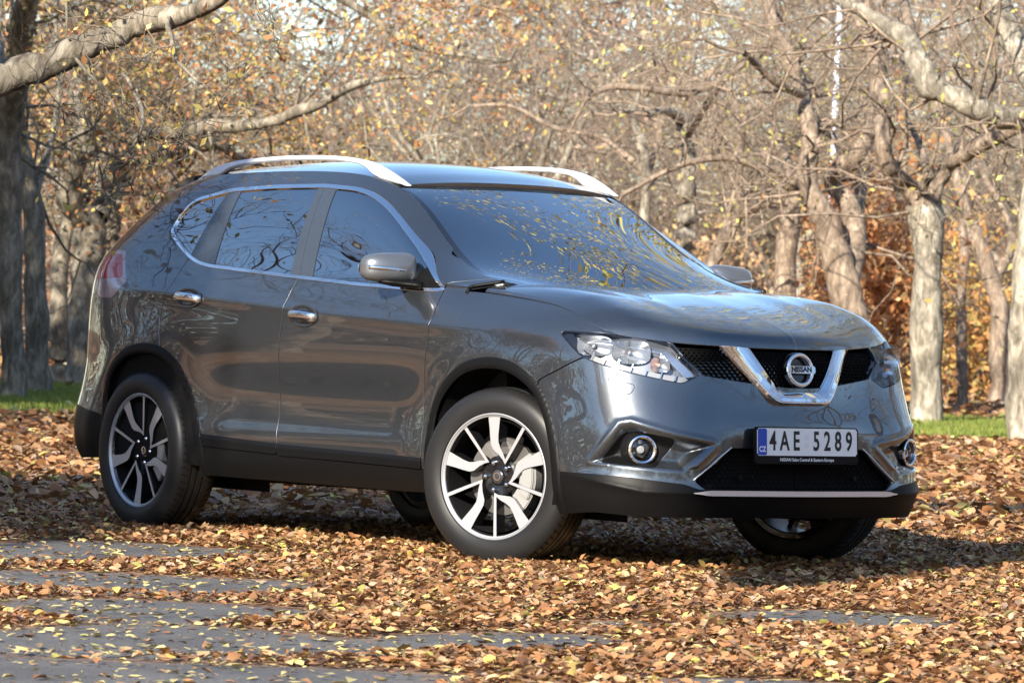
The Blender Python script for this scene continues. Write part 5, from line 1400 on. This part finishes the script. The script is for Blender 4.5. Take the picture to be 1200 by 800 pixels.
def added_shade_limb():  # unseen limb added to the off-frame tree, shaped to shade the car's nose
    o=PR[8];rs=np.random.default_rng(77);tb=Tubes();tips=[]
    W_=np.array([(2.9,-11.8,3.9,.20),(3.3,-11.7,6.3,.19),(4.4,-11.5,8.4,.19),(6.0,-11.15,9.1,.20),(7.0,-10.9,8.6,.24),(7.3,-10.8,7.6,.34),(7.22,-10.8,6.6,.40),(7.3,-10.8,5.9,.36),(7.5,-10.7,5.3,.15)])
    W_[:,0]-=2.9;W_[:,1]+=11.8
    q=spline_pts(W_,5);tb.add(q[:,:3],q[:,3],12)
    for k in range(10):
        i=int(rs.integers(8,len(q)-2));grow(tb,tips,q[i,:3],rs.normal(0,1,3)+np.array([0,0,.6]),rs.uniform(.8,1.8),.035,2,3,rs,.05,.4,4,5)
    tb.build('limb',BARK,o)
added_shade_limb()
for k,(i,x,y,rz,s_) in enumerate(AR): put(i,x,y,rz,s_,'bare park tree beside the drive outside the picture','trees round the drive outside the picture')
# ---- distant wood
def far_wood():
    rs=np.random.default_rng(21);n=250000
    dep=rs.uniform(100,150,n);lat=rs.uniform(-.26,.26,n)*dep
    # crown masses: clumps
    nc=1100;cd=rs.uniform(98,150,nc);cl=rs.uniform(-.26,.26,nc)*cd;cz=rs.uniform(1,17,nc)**1.0;cr_=rs.uniform(1.2,3.6,nc);ct=rs.uniform(0,1,nc)
    k=rs.integers(0,nc,n);g=rs.normal(0,.55,(n,3))*cr_[k][:,None]
    dep=cd[k]+g[:,0];lat=cl[k]+g[:,1];z=np.abs(cz[k]+g[:,2])
    low=rs.random(n)<.28
    z=np.where(low,rs.uniform(0,3.5,n),z)
    # thin the upper left so that the sky shows through
    ang=lat/dep
    gap=np.exp(-((ang+.047)/.013)**2)*smooth(6.6,9,z)
    keep=rs.random(n)>gap*.985
    dep,lat,z,k=dep[keep],lat[keep],z[keep],k[keep];n=len(dep)
    P=CAM*np.array([1,1,0])+DV*dep[:,None]+LV*lat[:,None]+np.array([0,0,1.])*z[:,None]
    a=rs.normal(0,1,(n,3));a/=np.linalg.norm(a,axis=1)[:,None];b=np.cross(a,rs.normal(0,1,(n,3)));b/=np.linalg.norm(b,axis=1)[:,None]
    ln=rs.uniform(.07,.20,n)[:,None];wd=ln*rs.uniform(.25,.8,n)[:,None]
    tw=rs.random(n)<.40
    ln=np.where(tw[:,None],rs.uniform(.6,1.6,n)[:,None],ln);wd=np.where(tw[:,None],rs.uniform(.012,.03,n)[:,None],wd)
    V=np.stack([P-a*ln,P-b*wd,P+a*ln,P+b*wd],1).reshape(-1,3)
    base=np.array([(.50,.36,.28),(.46,.34,.275),(.54,.40,.30),(.56,.43,.31),(.38,.28,.225)])
    c=base[rs.integers(0,5,n)]
    yl=ct[k]>.87;c[yl]=np.array([.58,.47,.24]);og=(ct[k]<.12);c[og]=np.array([.54,.34,.21])
    c[tw]=np.array([.33,.25,.20]);c=c*rs.uniform(.75,1.2,(n,1))*(.7+.6*ct[k][:,None])
    o=mesh_np('far_wood',V,np.arange(n*4).reshape(-1,4),LEAFM,None,smooth=False);color_attr(o.data,np.clip(c,0,1))
    tag(o,'hazy pinkish brown mass of bare woodland closing the view','woodland',kind='stuff')
    # a continuous dim screen of undergrowth far behind, with real depth
far_wood()
def ring_wood():
    rs=np.random.default_rng(31);n=95000
    nc=900;ca=rs.uniform(0,2*np.pi,nc);cr_=rs.uniform(48,78,nc);cz=rs.uniform(.5,9,nc);cs=rs.uniform(1.5,4,nc)
    k=rs.integers(0,nc,n);g=rs.normal(0,.5,(n,3))*cs[k][:,None]
    P=np.stack([cr_[k]*np.cos(ca[k]),cr_[k]*np.sin(ca[k]),cz[k]],1)+g;P[:,2]=np.abs(P[:,2])
    la,de=to_ld(P);ok=~((np.abs(la)<.30*np.maximum(de,0)+2)&(de>0))
    P=P[ok];k=k[ok];n=len(P)
    a=rs.normal(0,1,(n,3));a/=np.linalg.norm(a,axis=1)[:,None];b=np.cross(a,rs.normal(0,1,(n,3)));b/=np.linalg.norm(b,axis=1)[:,None]
    ln=rs.uniform(.22,.50,n)[:,None]
    V=np.stack([P-a*ln,P-b*ln*.6,P+a*ln,P+b*ln*.6],1).reshape(-1,3)
    c=np.array([(.30,.19,.13),(.24,.15,.10),(.34,.24,.12),(.20,.14,.10)])[rs.integers(0,4,n)]*rs.uniform(.6,1.3,(n,1))
    o=mesh_np('surrounding_wood',V,np.arange(n*4).reshape(-1,4),LEAFM,None,smooth=False);color_attr(o.data,c)
    tag(o,'brown woodland closing the park on the sides outside the picture','woodland',kind='stuff')
ring_wood()
def shrub(lat,dep,r,h,cols,n,label,size=.10,seed=3):
    rs=np.random.default_rng(seed);P=gp_(lat,dep);o=empty('shrub',tuple(P),label,'shrub')
    tb=Tubes();tips=[]
    for k in range(9):
        a=rs.uniform(0,6.28);grow(tb,tips,np.array([rs.normal(0,.15),rs.normal(0,.15),0]),np.array([math.cos(a)*.5,math.sin(a)*.5,1.]),h*rs.uniform(.6,.95),.03,1,3,rs,.05,.3,5,6)
    tb.build('stem',BARK_D,o)
    tips=[(q[0]*np.array([r/h*1.2,r/h*1.2,1]),q[1]*np.array([r/h*1.2,r/h*1.2,1])) for q in tips]
    leaves_at(tips,max(1,n//max(1,len(tips))),size,cols,rs,.28,'foliage',o)
shrub(4.65,62,.95,3.3,[(.62,.30,.13),(.56,.25,.10),(.64,.38,.18),(.54,.36,.16)],4600,'orange-leaved shrub glowing behind the front of the car',.075,3)
shrub(6.6,74,1.6,2.6,[(.55,.34,.10),(.45,.36,.12),(.5,.25,.09)],3000,'yellow-brown shrub low behind the straight pale trunk',.08,4)
shrub(3.6,90,1.0,2.6,[(.52,.32,.18),(.50,.36,.18)],1500,'rusty shrub low behind the bonnet',.08,6)
shrub(8.6,66,1.3,2.2,[(.52,.34,.12),(.42,.30,.12)],2400,'dull yellow shrub by the leaning brown trunk',.07,8)
shrub(-5.6,76,2.0,3.4,[(.34,.16,.07),(.28,.13,.06),(.40,.26,.10)],3600,'dark russet shrub behind the left-hand trunks',.08,5)
# ---- hanging foliage clusters at the left come with the trees; lamp post
def pole():
    A=np.array((-32.52,27.97,0));B=np.array((-32.47,28.06,8.2));o=empty('lamp_post',tuple(A),'tall white lamp post among the trees behind the bonnet','lamp post')
    d=(B-A);tb=Tubes();tb.add([d*0,d*.12,d*.121,d],[.06,.06,.042,.036],12);tb.build('post',mat('white_post_paint',(.62,.68,.76),rough=.5),o)
    lathe('lamp_head',[(.0001,8.62),(.22,8.55),(.26,8.42),(.12,8.28),(.05,8.2),(.0001,8.19)],'z',20,ALU,o)
pole()
# ---------------------------------------------------------------- ground
ELL=[ # bare asphalt patches (lat, depth, half widths) as seen on the drive
 (-1.1,13.1,1.05,.9,0),(-1.0,14.5,.85,.8,0),(-1.15,16.0,.70,.7,0),(-1.45,17.6,.85,.8,0),(-1.75,19.8,.75,1.1,0),
 (-.03,15.0,.44,.62,0),(1.15,16.65,.46,.70,0),(.78,13.45,.38,.42,0),(.35,16.0,.25,.35,0),(-.75,12.9,.6,.5,0),(-1.0,20.3,.30,.16,0),(1.9,16.0,.3,.2,0),(2.6,21.4,.5,.35,0),(1.75,20.6,.35,.22,0)]
def cover_xy(X,Y):
    """1 = covered by leaves, 0 = bare asphalt"""
    q=np.stack([X,Y],-1)-CAM[:2];la=q@LV[:2];de=q@DV[:2]
    wob=.35*np.sin(3.1*X+1.7*np.sin(2.3*Y))+.30*np.sin(4.7*Y+1.1*np.sin(3.9*X+1))+.18*np.sin(9.1*X-6.3*Y)
    c=np.ones_like(la)
    for l0,d0,a,b,_ in ELL:
        e=np.sqrt(((la-l0)/a)**2+((de-d0)/b)**2)+wob*.22
        c=np.minimum(c,smooth(.72,1.12,e))
    return c
def ground():
    # near sheet carries the cover mask
    n=340;x=np.linspace(-14,16,n);y=np.linspace(-16,14,n);X,Y=np.meshgrid(x,y,indexing='ij')
    C_=cover_xy(X,Y)
    Z=.0035*(np.sin(X*5.3+Y*2)+np.sin(Y*6.1-X*3.3))
    V=np.stack([X,Y,Z],-1).reshape(-1,3)
    i=(np.arange(n-1)[:,None]*n+np.arange(n-1)[None]).ravel();F=np.stack([i,i+n,i+n+1,i+1],1)
    m=bpy.data.materials.new('asphalt_with_litter');m.use_nodes=True;nt=m.node_tree;b=nt.nodes['Principled BSDF']
    tc=nt.nodes.new('ShaderNodeTexCoord')
    def litter(nt,tc):
        v1=nt.nodes.new('ShaderNodeTexVoronoi');v1.inputs['Scale'].default_value=22;v1.inputs['Randomness'].default_value=1
        nz=nodes_noise(nt,30,2,.5,tc.outputs['Object'])
        mp=nt.nodes.new('ShaderNodeVectorMath');mp.operation='MULTIPLY_ADD';mp.inputs[1].default_value=(.06,.06,.06)
        nt.links.new(nz.outputs['Color'],mp.inputs[0]);nt.links.new(tc.outputs['Object'],mp.inputs[2]);nt.links.new(mp.outputs[0],v1.inputs['Vector'])
        sp=nt.nodes.new('ShaderNodeSeparateColor');nt.links.new(v1.outputs['Color'],sp.inputs[0])
        r=ramp(nt,sp.outputs[0],[(0,(.10,.045,.020)),(.25,(.20,.09,.040)),(.5,(.29,.14,.065)),(.75,(.38,.21,.10)),(.92,(.30,.17,.09)),(1,(.50,.38,.13))])
        return r,v1
    r,v1=litter(nt,tc)
    na=nodes_noise(nt,75,6,.8,tc.outputs['Object']);ra=ramp(nt,na.outputs['Fac'],[(.3,(.050,.050,.051)),(.52,(.112,.110,.109)),(.72,(.23,.225,.215))])
    nb=nodes_noise(nt,2.5,4,.6,tc.outputs['Object']);rb_=ramp(nt,nb.outputs['Fac'],[(.35,(.80,.80,.80)),(.65,(1.15,1.13,1.1))])
    ma=nt.nodes.new('ShaderNodeMix');ma.data_type='RGBA';ma.blend_type='MULTIPLY';ma.inputs[0].default_value=1
    nt.links.new(ra.outputs[0],ma.inputs[6]);nt.links.new(rb_.outputs[0],ma.inputs[7])
    at=nt.nodes.new('ShaderNodeAttribute');at.attribute_name='cover'
    mx=nt.nodes.new('ShaderNodeMix');mx.data_type='RGBA'
    nt.links.new(at.outputs['Fac'],mx.inputs[0]);nt.links.new(ma.outputs[2],mx.inputs[6]);nt.links.new(r.outputs[0],mx.inputs[7]);nt.links.new(mx.outputs[2],b.inputs['Base Color'])
    b.inputs['Roughness'].default_value=.8;b.inputs['Specular IOR Level'].default_value=.3
    bp=nt.nodes.new('ShaderNodeBump');bp.inputs['Strength'].default_value=.5;bp.inputs['Distance'].default_value=.006
    nt.links.new(na.outputs['Fac'],bp.inputs['Height']);nt.links.new(bp.outputs[0],b.inputs['Normal'])
    o=mesh_np('drive',V,F,m);tag(o,kind='structure')
    a=o.data.attributes.new('cover','FLOAT','POINT');a.data.foreach_set('value',C_.ravel().astype(np.float32))
    # outer park floor with a rectangular hole
    m2=bpy.data.materials.new('park_floor');m2.use_nodes=True;nt=m2.node_tree;b=nt.nodes['Principled BSDF'];tc=nt.nodes.new('ShaderNodeTexCoord')
    r,v1=litter(nt,tc)
    ng=nodes_noise(nt,.25,4,.6,tc.outputs['Object']);rg=ramp(nt,ng.outputs['Fac'],[(.40,(1.05,1,1)),(.62,(.75,.72,.65))])
    mg=nt.nodes.new('ShaderNodeMix');mg.data_type='RGBA';mg.blend_type='MULTIPLY';mg.inputs[0].default_value=1
    nt.links.new(r.outputs[0],mg.inputs[6]);nt.links.new(rg.outputs[0],mg.inputs[7]);nt.links.new(mg.outputs[2],b.inputs['Base Color']);b.inputs['Roughness'].default_value=.9
    B=1500;xs=[-B,-14,16,B];ys=[-B,-16,14,B];VV=[(a_,b_,0) for a_ in xs for b_ in ys];FF=[]
    for i_ in range(3):
        for j_ in range(3):
            if (i_,j_)!=(1,1): FF.append((i_*4+j_,(i_+1)*4+j_,(i_+1)*4+j_+1,i_*4+j_+1))
    o2=mesh_np('ground',VV,FF,m2,smooth=False);tag(o2,kind='structure')
ground()
def leaf_mesh(P,yaw,tilt,roll_,size,cols,name,curl=.3):
    """pointed leaves of 8 triangles-ish, folded along the rib and curled"""
    n=len(P)
    # template: tip, side points, base ; x along, y across
    tx=np.array([-.5,-.22,.15,.5,.15,-.22,-.02]);ty=np.array([0,.24,.25,0,-.25,-.24,0]);tz=np.array([0,.09,.10,0,.10,.09,-.02])
    F0=np.array([(0,6,1),(1,6,2),(2,6,3),(3,6,4),(4,6,5),(5,6,0)])
    cu=rng.uniform(-curl,curl,n)[:,None];fo=rng.uniform(-.5,1.4,n)[:,None]
    asp=rng.uniform(.75,1.25,n)[:,None]
    x=np.repeat(tx[None],n,0)*size[:,None];y=np.repeat(ty[None],n,0)*size[:,None]*asp;z=(tz[None]*fo+cu*(tx[None]**2*2-.1))*size[:,None]
    z=z+rng.normal(0,.03,(n,7))*size[:,None]
    c,s_=np.cos(roll_)[:,None],np.sin(roll_)[:,None];y,z=y*c-z*s_,y*s_+z*c
    c,s_=np.cos(tilt)[:,None],np.sin(tilt)[:,None];x,z=x*c-z*s_,x*s_+z*c
    c,s_=np.cos(yaw)[:,None],np.sin(yaw)[:,None];x,y=x*c-y*s_,x*s_+y*c
    V=np.stack([x,y,z],-1)
    lo=V[...,2].min(1);V[...,2]-=lo[:,None]
    V+=P[:,None]
    F=(F0[None]+np.arange(n)[:,None,None]*7).reshape(-1,3)
    o=mesh_np(name,V.reshape(-1,3),F,GLEAF,None,smooth=False);color_attr(o.data,np.repeat(cols,6,axis=0));return o
def leaf_cols(n):
    base=np.array([(.36,.17,.080),(.44,.23,.115),(.26,.125,.062),(.52,.32,.18),(.16,.080,.045),(.38,.20,.10),(.58,.40,.24),(.58,.44,.15),(.64,.56,.28),(.46,.33,.25),(.47,.46,.14)])
    pr=np.array([.16,.16,.13,.12,.10,.11,.08,.05,.035,.04,.015]);pr/=pr.sum()
    return np.clip(base[rng.choice(len(base),n,p=pr)]*np.array([1.,.99,.90])*(.42+.62*rng.random((n,1))**.8),0,1)
def lawn_mask(la,de): return ((la<-.083*de)&(de>44.5)&(de<60))|((la>3.75)&(de>45.5)&(de<55.5))
def scatter(n,d0,d1,wfun,size,name,label,dens_pow=1.,zmax=.03):
    dep=d0+(d1-d0)*rng.random(n)**dens_pow;lat=rng.uniform(-1,1,n)*wfun(dep)
    P=CAM*np.array([1,1,0])+DV*dep[:,None]+LV*lat[:,None]
    cv=cover_xy(P[:,0],P[:,1]);keep=rng.random(n)<np.maximum(cv**1.3,.055);keep&=~(lawn_mask(lat,dep)&(rng.random(n)>.12))
    P=P[keep];cv=cv[keep];m=len(P)
    P[:,2]=rng.uniform(0,1,m)**1.4*zmax*cv+.004
    sz=size*np.where(rng.random(m)<.35,rng.uniform(.30,.65,m),rng.uniform(.7,1.45,m))
    tl=rng.normal(0,.27,m)*(.35+.65*cv);rl=rng.normal(0,.34,m)*(.35+.65*cv)
    col=leaf_cols(m)
    ye=(cv<.4)&(rng.random(m)<.55);col[ye]=np.array([.56,.46,.19])*rng.uniform(.8,1.2,(ye.sum(),1))
    o=leaf_mesh(P,rng.uniform(0,6.28,m),tl,rl,sz,col,name);tag(o,label,'fallen leaves',kind='stuff');return o
scatter(235000,11.6,24,lambda d:d*.125+.9,.038,'fallen_leaves','crisp brown and yellow fallen leaves spread round the car',1.0,.026)
scatter(115000,24,52,lambda d:d*.17+.6,.078,'fallen_leaves','brown fallen leaves carpeting the ground behind the car',1.0,.045)
scatter(36000,52,100,lambda d:d*.19,.14,'fallen_leaves','blurred litter of leaves under the distant trees',1.1,.06)
def grass(lat0,lat1,d0,d1,n,label):
    dep=rng.uniform(d0,d1,n);lat=rng.uniform(lat0,lat1,n);P=CAM*np.array([1,1,0])+DV*dep[:,None]+LV*lat[:,None]
    c=.5+.5*np.sin(P[:,0]*1.3)*np.sin(P[:,1]*1.7+1);k=rng.random(n)<.35+.65*c;P=P[k];n=len(P)
    a=rng.uniform(0,6.28,n);h=rng.uniform(.05,.12,n);w_=.014
    s_=np.stack([np.cos(a),np.sin(a),0*a],1)*w_;tp=np.stack([rng.normal(0,.02,n),rng.normal(0,.02,n),h],1)
    V=np.stack([P-s_,P+s_,P+tp],1).reshape(-1,3);o=mesh_np('grass',V,np.arange(n*3).reshape(-1,3),LEAFM,None,smooth=False)
    g=np.array([(.16,.22,.035),(.20,.25,.05),(.26,.27,.07),(.12,.17,.03)])[rng.integers(0,4,n)]*rng.uniform(.8,1.2,(n,1));color_attr(o.data,g);tag(o,label,'grass',kind='stuff')
grass(-9.0,-3.9,44.5,60,90000,'strip of green grass round the left-hand trunks')
grass(3.7,9.5,45.5,55,60000,'strip of green grass under the right-hand trunks')
gm_=mat('lawn_green',(.10,.13,.035),rough=.95)
for q_ in ([(-14,44.6),(-3.8,44.6),(-4.9,60),(-14,60)],[(3.8,45.6),(12,45.6),(12,55.4),(3.8,55.4)]):
    tag(mesh_np('lawn',[gp_(a_,b_,.005) for a_,b_ in q_],[(0,1,2,3)],gm_,smooth=False),kind='structure')
# pale path crossing behind the right-hand grass
pm=mat('pale_path_gravel',(.42,.34,.27),rough=.95)
A=[gp_(3.5,58.2,.006),gp_(12,57.6,.006),gp_(12,62.5,.006),gp_(3.5,63.0,.006)]
tag(mesh_np('path',A,[(0,1,2,3)],pm),kind='structure')
